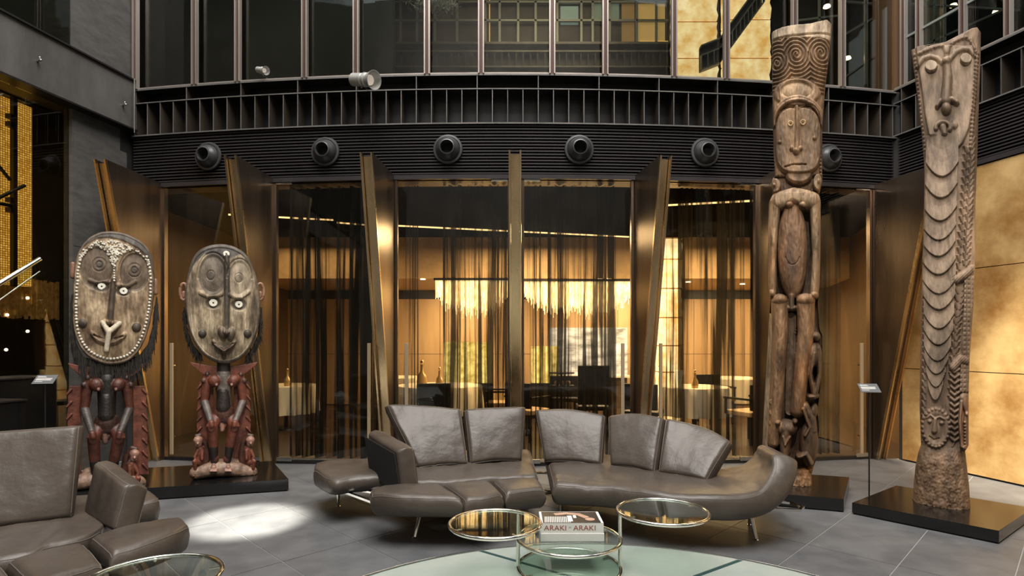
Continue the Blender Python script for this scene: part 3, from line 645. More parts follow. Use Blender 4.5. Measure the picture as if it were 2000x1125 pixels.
# ------------------------------------------------------------------ vents on the slats
for k, (px, py) in enumerate(((408, 297), (636, 290), (875, 289), (1131, 290), (1376, 296), (1618, 306))):
    D = 7.0
    for _ in range(4): D = YG(xx(px, D)) - .035
    c = Vector((xx(px, D), D, 3.80)); nx = (c.x + .1) / 25
    Rm = Vector((nx, -1, 0)).to_track_quat('Z', 'Y').to_matrix()
    rt = empty('air_nozzle', c, ['round dark air nozzle on the slats, first from the left', 'round dark air nozzle on the slats, second from the left', 'round dark air nozzle on the slats, left of the central fin', 'round dark air nozzle on the slats, right of the central fin', 'round dark air nozzle on the slats, left of the tall carved pole', 'round dark air nozzle half hidden behind the tall carved pole'][k], 'air vent', 'air nozzles on the slatted band')
    MB().lathe([(.10, 0), (.172, 0), (.178, .012), (.172, .026), (.150, .030), (.142, .022), (.10, .022)], c, Rm, 40).build('flange', M['vent'], rt, smooth=True)
    MB().lathe([(.142, .02), (.136, .05), (.118, .085), (.094, .108), (.090, .118), (.078, .122), (.074, .112), (.074, .01)], c, Rm, 40).build('nozzle', M['vent'], rt, smooth=True)
    MB().lathe([(0.0, .03), (.076, .03), (.076, .02), (0.0, .02)], c, Rm, 32).build('throat', M['void'], rt)
# spotlights on the ledge
def spot(c, aim, s, label):
    aim = Vector(aim).normalized(); Rm = aim.to_track_quat('Z', 'Y').to_matrix(); rt = empty('spotlight', c, label, 'spotlight')
    wm = mat('lamp_shell', (.45, .45, .43, 1), rough=.35, metal=.3)
    P_ = lambda r: [(a * s, b * s) for a, b in r]
    MB().lathe(P_([(0, -.16), (.05, -.16), (.058, -.15), (.058, -.02), (.05, -.01), (0, -.01)]), c, Rm, 28).build('housing', wm, rt, smooth=True)
    MB().lathe(P_([(.05, -.01), (.062, 0), (.062, .035), (.055, .04), (.06, .06), (.085, .13), (.080, .13), (.055, .062), (.05, .05)]), c, Rm, 28).build('hood', wm, rt, smooth=True)
    MB().lathe(P_([(0, .075), (.045, .075), (.045, .06), (0, .06)]), c, Rm, 24).build('lens', M['lens'], rt)
    cc = Vector(c); MB().beam(cc + Rm @ Vector((0, .075 * s, -.02 * s)), cc + Rm @ Vector((0, -.075 * s, -.02 * s)), .012, .02).tube([cc + Vector((0, 0, -.06 * s)), cc + Vector((-.03, .1, -.02)), cc + Vector((-.04, .24, .0)), cc + Vector((-.04, .33, .03))], .008, 8).build('bracket', M['steel'], rt)
spot(DP(712, 156, 6.55), (.80, -.52, -.25), 1.25, 'silver theatre spotlight clamped on the ledge, aimed out')
spot(DP(512, 137, 6.9), (.8, -.5, -.3), .6, 'tiny silver spotlight on the ledge behind the left windows')

# ------------------------------------------------------------------ restaurant interior
strip([(-6, 13.6), (8, 13.6)], 0, 3.5, .1, 'wall_restaurant', M['dark_wall'], kind='structure')
wrt = bpy.data.objects['wall_restaurant']
x = -5.9
while x < 7.9:
    for z0, z1 in ((0.02, 1.2), (1.21, 2.5)): MB().box((x + .3, 13.57, (z0 + z1) / 2), (.59, .04, z1 - z0)).build('wood_panel', M['wood_wall'], wrt)
    x += .6
strip([(-5.4, 7.6), (-5.4, 13.6)][::-1], 0, 3.5, .1, 'wall_restaurant_left', M['wood_dark'], kind='structure')
strip([(5.6, 7.9), (7.4, 13.6)], 0, 3.5, .1, 'wall_restaurant_right', M['wood_dark'], kind='structure')
MB().prism([(-6, 7.37), (8, 7.37), (8, 13.7), (-6, 13.7)], -.1, 0).build('floor_restaurant', M['int_floor'], kind='structure')
MB().prism([(x_, y_) for x_, y_ in arc(-.03, 25)] + [(5.4, 7.4), (8, 13.7), (-6, 13.7), (-5.5, 7.4)], ZG, ZG + .1).build('ceiling', M['ceiling'], kind='structure')
def ceil_bar(p, q_, name='light_strip'):
    return MB().beam(p, q_, .03, .02).build(name, M['line_glow'], label='thin warm light strip', cat='light')
for a, b, lab in (((-4.4, 8.9, ZG - .03), (-2.9, 9.3, ZG - .03), 'thin warm light strip on the ceiling behind the far left door'), ((-1.98, 9.75, ZG - .03), (2.2, 10.8, ZG - .03), 'long warm ceiling light strip behind the central doors'), ((-2.9, 9.5, ZG - .03), (-2.0, 9.9, ZG - .03), 'short warm ceiling light strip behind the dark curtain'), ((2.2, 8.3, ZG - .03), (3.5, 8.0, ZG - .03), 'slanting warm ceiling light strip right of the alabaster column')):
    MB().beam(a, b, .03, .02).build('light_strip', M['line_glow'], label=lab, cat='light')
MB().box((0.9, 12.3, 3.11), (14, 2.6, .8)).build('ceiling_dropped', M['tan'], kind='structure')
dl = 0
for (px, py), wh in zip(((826, 532), (905, 548), (1132, 549), (1172, 527), (1190, 540), (1232, 548), (1344, 550), (1450, 554)), ('first', 'second', 'third', 'fourth', 'fifth', 'sixth', 'seventh', 'last')):
    y = max(11.06, 1.21 * FOC / (HOR - py)) if px > 500 else 1.98 * FOC / (HOR - py); x = xx(px, y); z = 2.695 if px > 500 else ZG - .02; MB().lathe([(0, 0), (.05, 0), (.04, .02), (0, .02)], (x, y, z), n=16).build('downlight', M['lamp_glow'], label='small warm round downlight in the restaurant ceiling, ' + wh + ' from the left', cat='light', group='restaurant downlights')
# chandelier of hanging crystal strands
def chandelier(px0, px1, ytop, ybot, D, label, rows=4, dens=2.4):
    x0, x1 = xx(px0, D), xx(px1, D); zt, zb = zz(ytop, D), zz(ybot, D); rt = empty('crystal_chandelier', ((x0 + x1) / 2, D, zb), label, 'chandelier')
    MB().box(((x0 + x1) / 2, D + .2, zt + .02), (x1 - x0 + .04, .55, .04)).build('frame', M['black_metal'], rt)
    for f in (.15, .85): MB().tube([(x0 + (x1 - x0) * f, D + .2, zt + .03), (x0 + (x1 - x0) * f, D + .2, ZG)], .006, 6).build('hanging_rod', M['black_metal'], rt)
    r = random.Random(px0); st = MB(); n = int((px1 - px0) / dens)
    for rr in range(rows):
        for k in range(n):
            f = (k + .5) / n; e = abs(f * 2 - 1) ** 3; L = (zt - zb) * (1 - .55 * e) * r.uniform(.62, 1.0) * (1 - .12 * rr)
            st.box((x0 + (x1 - x0) * f + r.uniform(-.003, .003), D + rr * .13, zt - L / 2), (.011, .008, L))
    st.build('crystal_strands', M['crystal'], rt, kind='stuff')
chandelier(850, 992, 548, 628, 10.2, 'wide gold crystal chandelier behind the left central door')
chandelier(1022, 1238, 550, 625, 10.4, 'wide gold crystal chandelier behind the right central door')
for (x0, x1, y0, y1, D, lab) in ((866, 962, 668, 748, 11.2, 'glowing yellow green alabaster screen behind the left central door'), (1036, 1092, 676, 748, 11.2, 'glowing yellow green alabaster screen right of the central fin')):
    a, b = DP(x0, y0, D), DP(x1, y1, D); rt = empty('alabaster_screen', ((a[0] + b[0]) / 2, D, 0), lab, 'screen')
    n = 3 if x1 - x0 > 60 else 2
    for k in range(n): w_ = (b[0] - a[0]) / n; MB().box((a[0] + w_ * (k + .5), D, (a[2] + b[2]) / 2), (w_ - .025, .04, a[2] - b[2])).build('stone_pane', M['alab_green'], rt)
    MB().box(((a[0] + b[0]) / 2, D + .02, b[2] / 2), (b[0] - a[0], .12, b[2])).build('base_box', M['dark_chair'], rt)
def ctable(x, y, r, label, cloth=True):
    rt = empty('dining_table', (x, y, 0), label, 'table')
    n = 64; V = []; F = []
    rows = [(0, .75), (r * .6, .75), (r, .75), (r + .01, .74), (r + .02, .6), (r + .03, .42), (r + .03, .28)]
    for j, (rr, z) in enumerate(rows):
        for k in range(n): a = 2 * math.pi * k / n; q_ = rr + (max(0, j - 3) * .012) * math.sin(a * 14 + x); V.append((x + q_ * math.cos(a), y + q_ * math.sin(a), z))
    for j in range(len(rows) - 1):
        for k in range(n): l = (k + 1) % n; F.append((j * n + k, j * n + l, (j + 1) * n + l, (j + 1) * n + k))
    MB().add(V, F).build('tablecloth', M['cloth'], rt, smooth=True)
    MB().lathe([(0, 0), (.24, 0), (.24, .02), (.04, .03), (.035, .73), (0, .73)], (x, y, 0), n=20).build('pedestal', M['black_metal'], rt, smooth=True)
    return rt
def chair(x, y, rz, label, arms=True, high=False):
    rt = empty('dining_chair', (x, y, 0), label, 'chair'); c, s_ = math.cos(rz), math.sin(rz)
    T = lambda a, b, z: (x + a * c - b * s_, y + a * s_ + b * c, z)
    MB().box(T(0, 0, .44), (.5, .5, .07), rz).build('seat', M['tan'] if arms else M['dark_chair'], rt, bevel=.015)
    hb = 1.12 if high else .88
    MB().box(T(0, .24, (hb + .5) / 2), (.5, .05, hb - .5), rz).build('backrest', M['dark_chair'], rt, bevel=.015)
    for a, b in ((-.22, -.22), (.22, -.22), (-.22, .22), (.22, .22)): MB().box(T(a, b, .205), (.035, .035, .41), rz).build('leg', M['dark_chair'], rt)
    if arms:
        for a in (-.26, .26):
            MB().box(T(a, 0, .66), (.04, .5, .03), rz).box(T(a, -.22, .54), (.03, .03, .24), rz).build('armrest', M['dark_chair'], rt)
ctable(-1.25, 9.9, .72, 'round table with a pale cloth behind the left central door')
ctable(3.05, 9.6, .55, 'round table with a pale cloth right of the alabaster column')
ctable(4.6, 11.9, .6, 'round table with a pale cloth farther back at the right')
ctable(-3.9, 9.9, .5, 'round table with a pale cloth behind the far left door')
ctable(-2.4, 12.2, .5, 'small pale table near the restaurant back wall at the left')
chair(-.18, 9.8, -1.6, 'dark armchair right of the left central table')
chair(3.55, 8.55, -2.7, 'dark armchair with tan seat right of the alabaster column')
chair(3.75, 10.6, .2, 'dark armchair behind the right cloth table')
chair(.25, 8.8, 2.4, 'dark armchair with tan seat just right of the central fin')
chair(1.3, 9.3, 3.1, 'tall dark chair behind the right central door', False, True)
chair(1.98, 8.6, 2.7, 'low dark chair beside the right handle bar of the central doors', False)
chair(-1.2, 8.75, 3.3, 'dark chair in front of the left central table', False)
chair(5.0, 10.9, 2.8, 'dark chair in front of the back right table', True)
chair(.95, 10.6, 3.1, 'dark chair behind the tall dark chair', False)
def bottle(x, y, z, s, label, g=None):
    rt = empty('glass_decanter', (x, y, z), label, 'decanter', g)
    MB().lathe([(0, 0), (.05 * s, 0), (.06 * s, .05 * s), (.05 * s, .12 * s), (.018 * s, .17 * s), (.018 * s, .24 * s), (.028 * s, .25 * s), (.0, .25 * s)], (x, y, z), n=20).build('body', mat('amber', (.5, .32, .12, 1), rough=.1, metal=.3), rt, smooth=True)
    MB().ball((x, y, z + .275 * s), .022 * s, 12, 8).build('stopper', M['brass'], rt, smooth=True)
bottle(-1.5, 9.55, .75, 1.5, 'tall amber decanter on the left central table'); bottle(-1.2, 9.5, .75, 1.1, 'short amber decanter on the left central table')
bottle(2.95, 9.25, .75, 1.0, 'amber decanter on the table right of the alabaster column'); bottle(-3.8, 9.7, .75, 1.0, 'small amber decanter on the far left table')
gl = MB().lathe([(0, 0), (.03, 0), (.075, .28), (.07, .28), (.0, .02)], (2.72, 9.35, .75), n=20).build('cone_lamp', M['lamp_glow'] if False else mat('cone', (1, .85, .5, 1), emit=(1, .8, .45, 1), estr=1.6), smooth=True, label='glowing cone lamp on the table right of the alabaster column', cat='lamp')
st = empty('service_stand', (.78, 9.0, 0), 'dark round tray stand with small bowls behind the right central door', 'stand')
for z in (.80, 1.0): MB().lathe([(0, z), (.2, z), (.2, z + .015), (0, z + .015)], (.78, 9.0, 0), n=24).build('tray', M['dark_chair'], st)
MB().tube([(.78, 9.0, 0), (.78, 9.0, 1.0)], .015, 8).build('pole', M['dark_chair'], st)
MB().lathe([(0, 0), (.2, 0), (.2, .02), (0, .02)], (.78, 9.0, 0), n=24).build('base', M['dark_chair'], st)
for k in range(3): MB().ball((.69 + k * .09, 8.90, .856), .04, 12, 8).build('fruit', mat('fruit', (.7, .5, .2, 1), rough=.5), smooth=True, label='small round yellow fruit on the dark tray stand, ' + ('left', 'middle', 'right')[k] + ' one', cat='fruit', group='fruit on the tray stand')
# white cloth piece in bright background window
bw = empty('bright_window', (2.0, 12.9, .9), 'bright white shop window at the back of the restaurant', 'window')
a, b = DP(1072, 640, 12.9), DP(1225, 735, 12.9)
MB().box(((a[0] + b[0]) / 2, 12.9, (a[2] + b[2]) / 2), (b[0] - a[0], .04, a[2] - b[2])).build('window_pane', emis('daylit', (.12, .12, .11, 1), (.62, .62, .58, 1), .75, 1.8, (1, 1, 3)), bw)
MB().box(((a[0] + b[0]) / 2, 12.86, b[2]), (b[0] - a[0] + .1, .12, .05)).build('window_sill', M['white'], bw)
MB().box(((a[0] + b[0]) / 2, 13.0, b[2] / 2), (b[0] - a[0], .2, b[2])).build('wall_below', M['wood_dark'], bw)
# curtains
def curtain(pa, pb, z0, z1, m, label, off=.32, folds=22, amp=.035, seed=0):
    r = np.random.default_rng(seed); n = folds * 8; pa, pb = Vector(pa), Vector(pb); u = (pb - pa); L = u.length; u.normalize(); nn = Vector((-u.y, u.x, 0))
    P = np.zeros((14, n, 3)); ph = np.cumsum(r.uniform(.5, 1.5, n)) / 8 * 2 * math.pi
    for j, z in enumerate(np.linspace(z0, z1, 14)):
        for i in range(n):
            s_ = i / (n - 1) * L; o = off + amp * math.sin(ph[i] + .25 * math.sin(z * 2 + i * .1)); p = pa + u * s_ + nn * o; P[j, i] = (p.x, p.y, z)
    return link_mesh('curtain', grid_mesh(P), matl=m, smooth=True, label=label, cat='curtain')
e = edges
def sub(i, a, b): pa, pb = e[i]; return pa + (pb - pa) * a, pa + (pb - pa) * b
curtain(*sub(1, .0, 1.0), .02, 3.47, M['curtain_dense'], 'dark sheer floor length curtain right of the smaller masked statue', seed=1, folds=9, amp=.09)
curtain(*sub(2, .02, .16), .02, 3.47, M['curtain'], 'narrow sheer brown curtain beside the left handle of the central doors', seed=2, folds=5)
curtain(*sub(2, .38, 1.0), .02, 3.47, M['curtain'], 'sheer brown curtain left of the central fin', seed=3, folds=7, amp=.07)
curtain(*sub(3, .0, .22), .02, 3.47, M['curtain'], 'narrow sheer brown curtain right against the central fin', seed=4, folds=5)
curtain(*sub(3, .26, .9), .02, 3.47, M['curtain'], 'sheer brown curtain right of the central fin', seed=5, folds=7, amp=.07)
curtain(*sub(4, .25, 1.0), .02, 3.47, M['curtain_r'], 'fine ribbed sheer curtain right of the alabaster column', seed=6, folds=16, amp=.02)
curtain(*sub(5, .0, .85), .02, 3.47, M['curtain_dense'], 'ribbed dark gold sheer curtain behind the tall carved pole', seed=7, folds=9, amp=.07)
# ------------------------------------------------------------------ plinths
def plinth(poly, h, label):
    c = (sum(p[0] for p in poly) / len(poly), sum(p[1] for p in poly) / len(poly), 0)
    rt = empty('display_plinth', c, label, 'plinth', 'black display plinths')
    MB().prism([(c[0] + (p[0] - c[0]) * .985, c[1] + (p[1] - c[1]) * .985) for p in poly], 0, .012).build('recessed_base', M['void'], rt)
    MB().prism(poly, .012, h).build('body', M['plinth'], rt, bevel=.003)
    return rt
plinth([(-2.24, 5.75), (-2.77, 6.63), (-4.58, 6.10), (-4.30, 5.15)], .12, 'long glossy black plinth under the two masked statues')
plinth([(2.91, 5.03), (3.44, 5.85), (2.6, 6.15), (2.07, 5.33)], .117, 'glossy black plinth under the tall pole with a standing figure')
plinth([(3.6, 4.24), (4.385, 4.83), (3.74, 5.58), (2.955, 4.985)], .10, 'glossy black plinth under the long faced pole at the right')
plinth([(3.70, 4.12), (4.3, 3.55), (4.9, 4.0), (4.4, 4.62)], .10, 'black plinth corner cut off by the right edge of the frame')
def label_stand(x, y, z0, zt, label, lean, flip=1):
    rt = empty('label_stand', (x, y, z0), label, 'label stand')
    MB().tube([(x, y, z0), (x, y, zt)], .0065, 10).build('pole', M['black_metal'], rt, smooth=True)
    Rm = Matrix.Rotation(lean, 3, 'Z') @ Matrix.Rotation(math.radians(38), 3, 'X')
    MB().box((x, y, zt), (.165, .115, .004), M=Rm).build('plate', M['label_grey'], rt)
    t = MB(); nrm = Rm @ Vector((0, 0, .0028)); r = random.Random(3)
    for k, (wd, yy) in enumerate(((.06, .038), (.07, .029), (.12, .012), (.125, .004), (.115, -.004), (.12, -.012), (.06, -.03))):
        o = Rm @ Vector((-.068 + wd / 2, yy, 0)); t.box((x + o.x + nrm.x, y + o.y + nrm.y, zt + o.z + nrm.z), (wd, .0035, .0006), M=Rm)
    t.build('text_lines', M['white'], rt, kind='stuff')
label_stand(3.22, 5.17, .10, 1.08, 'small grey label plate on a thin pole standing on the right plinth', -.15)
label_stand(-4.12, 5.06, 0, 1.165, 'small grey label plate on a thin pole left of the bead-rimmed statue', .2)

# ------------------------------------------------------------------ sofas
def esamp(L, r):
    r = min(r, L * .45); a = [r * (1 - math.cos(k * math.pi / 2 / 6)) for k in range(6)]; n = max(4, int((L - 2 * r) / .035))
    m = list(np.linspace(r, L - r, n)); return np.array(a + m + [L - t for t in a[::-1]]), r
def cushion(name, A, B, th, parent, r=.055, bulge=.012, seed=0, wr=.006, piping=True, m='leather', flip=False, seamv=None):
    """A,B: opposite edges of the upper/front face (world 3-D). Thickness th goes away from the face normal."""
    A = np.array(A, float); B = np.array(B, float)
    LA = (np.linalg.norm(np.diff(A, axis=0), axis=1).sum() + np.linalg.norm(np.diff(B, axis=0), axis=1).sum()) / 2
    LB = (np.linalg.norm(A[0] - B[0]) + np.linalg.norm(A[-1] - B[-1])) / 2
    su, ru = esamp(LA, r); sv, rv = esamp(LB, r)
    a = catmull(A, su / LA); b = catmull(B, su / LA); t = (sv / LB)[:, None, None]
    P = a[None] * (1 - t) + b[None] * t
    du = np.gradient(P, axis=1); dv = np.gradient(P, axis=0); N = np.cross(du, dv); N /= np.linalg.norm(N, axis=2, keepdims=True) + 1e-9
    if flip: N = -N
    def g(s, L, r):
        e = np.minimum(s, L - s); q_ = np.clip(e / r, 0, 1); return (1 - (1 - q_) ** 2.2) ** (1 / 2.2)
    G = g(su, LA, ru)[None, :] * g(sv, LB, rv)[:, None]
    U = su[None, :] / LA; V = sv[:, None] / LB
    bl = bulge * (np.sin(math.pi * U) ** .6) * (np.sin(math.pi * V) ** .6)
    W = wr * noise2(U * LA * 9 + seed, V * LB * 9, seed + 3) * np.clip(G, 0, 1) + wr * .35 * noise2(U * LA * 30, V * LB * 12 + seed, seed + 9, 2)
    rg = np.clip(1 - np.abs(noise2(U * LA * 7 + seed * 3, V * LB * 2.2, seed + 40, 2)) * 2.2, 0, 1) ** 2 * np.clip(noise2(U * LA * 2.5, V * LB * 2.5 + seed, seed + 50, 1) + .35, 0, 1)
    W = W - wr * 1.6 * rg
    mid = P - N * (th / 2)
    top = mid + N * ((th / 2) * G + bl + W * (G > .3))[..., None]
    bot = mid - N * ((th / 2) * G)[..., None]
    # slight outward roll so that the sides are upright
    nv, nu = G.shape; Vt = np.concatenate([top.reshape(-1, 3), bot.reshape(-1, 3)]); idx = np.arange(nv * nu).reshape(nv, nu)
    def faces(ix, fl):
        F = np.stack([ix[:-1, :-1], ix[:-1, 1:], ix[1:, 1:], ix[1:, :-1]], -1).reshape(-1, 4); return F[:, ::-1] if fl else F
    ib = idx + nv * nu
    bd = np.zeros_like(idx, bool); bd[0] = bd[-1] = True; bd[:, 0] = bd[:, -1] = True
    ib = np.where(bd, idx, ib)
    F = np.concatenate([faces(idx, flip), faces(ib, not flip)])
    me = bpy.data.meshes.new('c'); me.from_pydata(Vt.tolist(), [], F.tolist()); me.update()
    bm = bmesh.new(); bm.from_mesh(me); bmesh.ops.delete(bm, geom=[v for v in bm.verts if not v.link_faces], context='VERTS'); bm.to_mesh(me); bm.free()
    o = link_mesh(name, me, parent, matl=M[m], smooth=True)
    if piping:
        k = 3; ring = [top[k, j] for j in range(k, nu - k)] + [top[i, nu - 1 - k] for i in range(k + 1, nv - k)] + [top[nv - 1 - k, j] for j in range(nu - 2 - k, k - 1, -1)] + [top[i, k] for i in range(nv - 2 - k, k, -1)]
        MB().tube(ring, .0026, 5, True).build('piping', M['piping'], o, smooth=True)
    return o
H = .40
def pf(px, py, Z=H - .015): return FP(px, py, Z)
s1 = empty('leather_sofa', (.3, 4.9, 0), 'long curved taupe leather sofa with five raised backs on chrome legs, facing the glass table', 'sofa', 'taupe leather sofas')
TH = .165
cushion('seat_cushion', [pf(724, 962), pf(765, 968), pf(815, 970), pf(907, 971)], [pf(722, 951), pf(765, 945), pf(815, 940), pf(860, 941)], TH, s1, seed=1)
cushion('seat_cushion', [pf(908, 974), pf(950, 970), pf(985, 962)], [pf(862, 942), pf(912, 937), pf(956, 935)], TH, s1, seed=2, wr=.006)
cushion('seat_cushion', [pf(987, 961), pf(1025, 956), pf(1067, 952)], [pf(958, 934), pf(1010, 931), pf(1053, 929)], TH, s1, seed=3)
cushion('seat_cushion', [(-.80, 4.56, H), pf(862, 940), pf(956, 933), pf(1053, 928)], [(-1.22, 5.35, H - .01), (-.62, 5.85, H - .01), (-.2, 5.93, H - .01), (.20, 5.95, H - .01)], TH, s1, seed=4, wr=.007, bulge=.02)
cushion('side_cushion', [pf(612, 913), pf(647, 934), pf(690, 930), (-1.0, 4.84, H - .015)], [pf(613, 905), pf(645, 897), pf(690, 893), (-1.28, 5.5, H - .015)], TH * .95, s1, seed=5, r=.06)
# left armrest: leather slab with a black fabric outer face
cushion('armrest', [(-.72, 4.49, .36), (-1.12, 5.10, .36)], [(-.765, 4.545, .665), (-1.165, 5.20, .70)], .15, s1, r=.04, seed=6, flip=False)
arm = MB(); arm.extr([(-.857, 4.425, .33), (-1.232, 5.01, .33), (-1.302, 5.095, .655), (-.915, 4.495, .62)], (-.008, -.005, 0)); arm.build('armrest_back', M['black_fabric'], s1)
def back(name, BL, BR, TL, TR, peak, parent, th=.15, seed=0, lowmid=None):
    A = [BL, ((BL[0] + BR[0]) / 2, (BL[1] + BR[1]) / 2 + .015, (BL[2] + BR[2]) / 2 + .012) if lowmid is None else lowmid, BR]
    cushion(name, A, [TL, peak, TR], th, parent, r=.04, bulge=.022, seed=seed, wr=.006, flip=False)
back('backrest', (-.82, 4.98, .40), (-.385, 5.12, .40), (-1.16, 5.28, .935), (-.475, 5.40, .88), DP(800, 787, 5.36), s1, seed=11)
back('backrest', (-.375, 5.14, .40), (.10, 5.27, .40), (-.455, 5.44, .87), (.135, 5.52, .885), DP(958, 793, 5.5), s1, seed=12)
back('backrest', (.29, 5.24, .40), (.796, 5.09, .40), (.215, 5.53, .855), (.885, 5.40, .82), DP(1110, 796, 5.5), s1, seed=13)
back('backrest', (.86, 5.07, .40), (1.185, 4.79, .40), (.885, 5.37, .82), (1.335, 5.07, .84), DP(1238, 804, 5.27), s1, seed=14)
back('backrest', (1.205, 4.775, .40), (1.53, 4.53, .40), (1.35, 5.05, .84), (1.815, 4.74, .69), DP(1372, 830, 4.95), s1, seed=15)
A = [(.31, 4.44, H), (.728, 4.36, H), (1.10, 4.13, H), (1.387, 4.06, H), (1.62, 4.06, H), (1.80, 4.12, .435), (1.925, 4.24, .53), (2.0, 4.38, .66)]
B = [(.33, 5.80, H - .01), (.85, 5.7, H - .01), (1.3, 5.35, H - .01), (1.62, 5.1, H - .01), (1.85, 4.98, H), (2.0, 4.98, .43), (2.10, 5.0, .51), (2.15, 5.02, .62)]
cushion('seat_cushion', A, B, .18, s1, seed=21, wr=.007, bulge=.018, r=.06)
# hinged joint folds in the long seat, chrome frame, legs
def leg(x, y, h, par, dx=0, dy=0):
    MB().tube([(x + dx, y + dy, h), (x, y, .012)], [.017, .014], 14).lathe([(0, 0), (.02, 0), (.02, .008), (.013, .014), (0, .014)], (x, y, 0), n=14).build('leg', M['chrome'], par, smooth=True)
for x, y, dx, dy in ((-.74, 4.36, .04, .12), (-1.575, 5.2, 0, 0), (1.84, 4.32, -.02, .08), (1.94, 4.68, 0, 0), (.43, 5.0, 0, 0), (-.5, 5.6, 0, 0), (1.2, 5.15, 0, 0)): leg(x, y, .235, s1, dx, dy)
fr = MB()
fr.tube([(-1.58, 5.2, .235), (-1.4, 4.82, .235), (-1.08, 4.5, .235), (-.7, 4.5, .235), (-.1, 4.75, .235), (.43, 4.85, .235), (.9, 4.8, .235), (1.4, 4.45, .235), (1.84, 4.4, .22), (2.22, 4.42, .20), (2.28, 4.5, .20), (2.24, 4.62, .20), (1.94, 4.72, .22), (1.5, 4.95, .235), (1.0, 5.3, .235), (.43, 5.5, .235), (-.2, 5.6, .235), (-.9, 5.5, .235), (-1.58, 5.3, .235)], .01, closed=True, flat=(.03, .018))
fr.tube([(-1.5, 5.0, .235), (-.8, 4.6, .235)], .01, flat=(.03, .015)).tube([(.25, 4.75, .235), (.6, 4.95, .235)], .01, flat=(.03, .015))
fr.build('chrome_frame', M['chrome'], s1)

s2 = empty('leather_sofa', (-2.6, 3.5, 0), 'second taupe leather sofa cut off by the lower left corner of the frame', 'sofa', 'taupe leather sofas')
cushion('backrest', [(-3.75, 2.9, .40), (-3.25, 3.22, .40), (-2.73, 3.56, .40)], [(-4.1, 3.1, .80), (-3.45, 3.5, .93), (-2.83, 3.76, .965)], .15, s2, r=.04, bulge=.022, seed=31, wr=.006)
cushion('armrest', [(-2.79, 3.72, .37), (-2.37, 3.39, .37)], [(-2.80, 3.84, .71), (-2.36, 3.50, .635)], .15, s2, r=.035, seed=32, flip=False)
cushion('seat_cushion', [(-3.35, 2.6, H), pf(5, 1090), pf(90, 1068), pf(162, 1050), pf(200, 1030)], [(-4.0, 3.7, H - .01), (-3.6, 3.95, H - .01), (-3.3, 4.15, H - .01), (-3.0, 4.2, H - .01), (-2.72, 4.15, H - .01)], TH, s2, seed=33, wr=.007, bulge=.02)
cushion('seat_cushion', [pf(214, 1082), pf(285, 1062), pf(345, 1038), pf(371, 1019)], [pf(172, 1043), pf(235, 1026), pf(300, 1014), pf(358, 1007)], TH, s2, seed=34, r=.05)
cushion('seat_cushion', [pf(60, 1145), pf(130, 1122), pf(205, 1096)], [pf(8, 1090), pf(85, 1070), pf(165, 1051)], TH, s2, seed=35, wr=.005)
cushion('seat_cushion', [pf(-80, 1165), pf(-10, 1158), pf(50, 1148)], [pf(-120, 1125), pf(-60, 1108), pf(0, 1092)], TH, s2, seed=36, wr=.005)
cushion('side_cushion', [(-2.66, 3.80, H - .015), (-2.52, 4.02, H - .015), pf(313, 972)], [(-3.2, 4.3, H - .015), (-2.95, 4.4, H - .015), pf(296, 958)], TH, s2, seed=37, r=.05)
for x, y in ((-2.25, 3.25), (-2.75, 4.2), (-2.6, 2.85)): leg(x, y, .235, s2)
MB().tube([(-2.25, 3.3, .235), (-2.6, 3.0, .235), (-3.2, 2.9, .235), (-3.5, 3.5, .235), (-2.75, 4.2, .235)], .01, closed=True, flat=(.03, .018)).build('chrome_frame', M['chrome'], s2)

# ------------------------------------------------------------------ swivel glass tables
def ring(c, R, z, name, par, n=72, r=.012):
    MB().tube([(c[0] + R * math.cos(a), c[1] + R * math.sin(a), z) for a in np.linspace(0, 2 * math.pi, n + 1)[:-1]], r, 12, True).build(name, M['chrome'], par, smooth=True)
def gdisc(c, R, z, par):
    o = MB().lathe([(0, -.004), (R, -.004), (R + .003, 0), (R, .004), (0, .004)], (c[0], c[1], z), n=72).build('glass_top', M['glass_table'], par, smooth=True)
    for k in range(4):
        a = k * math.pi / 2 + .5; MB().box((c[0] + (R - .02) * math.cos(a), c[1] + (R - .02) * math.sin(a), z - .006), (.05, .012, .006), a).build('glass_clip', M['steel'], par)
def table(cx, cy, cL, RL, cR, RR, label, zs=(.378, .371)):
    rt = empty('glass_table', (cx, cy, 0), label, 'table', 'three tier glass tables'); R = .336
    ring((cx, cy), R, .013, 'base_ring', rt); gdisc((cx, cy), R - .012, .022, rt)
    ring((cx, cy), R, .205, 'middle_ring', rt); gdisc((cx, cy), R - .012, .212, rt)
    for (x, c, RR_, zt) in ((cx - R, cL, RL, zs[0]), (cx + R, cR, RR, zs[1])):
        MB().tube([(x, cy, 0), (x, cy, zt + .01)], .0125, 14).tube([(x, cy, .20), (x, cy, .215)], .016, 14).tube([(x, cy, zt - .04), (x, cy, zt - .038)], .0135, 14).build('post', M['chrome'], rt, smooth=True)
        ring(c, RR_, zt, 'swivel_ring', rt); gdisc(c, RR_ - .012, zt + .006, rt)
table(.376, 3.78, (-.104, 3.534), .28, (1.0, 3.81), .295, 'round three tier glass and chrome table holding two books')
table(-2.05, 2.35, (-1.71, 2.72), .30, (-2.5, 1.95), .29, 'chrome and glass table with its round top at the lower left', (.375, .375))
bpy.data.objects['glass_table.001'].location.z = 0

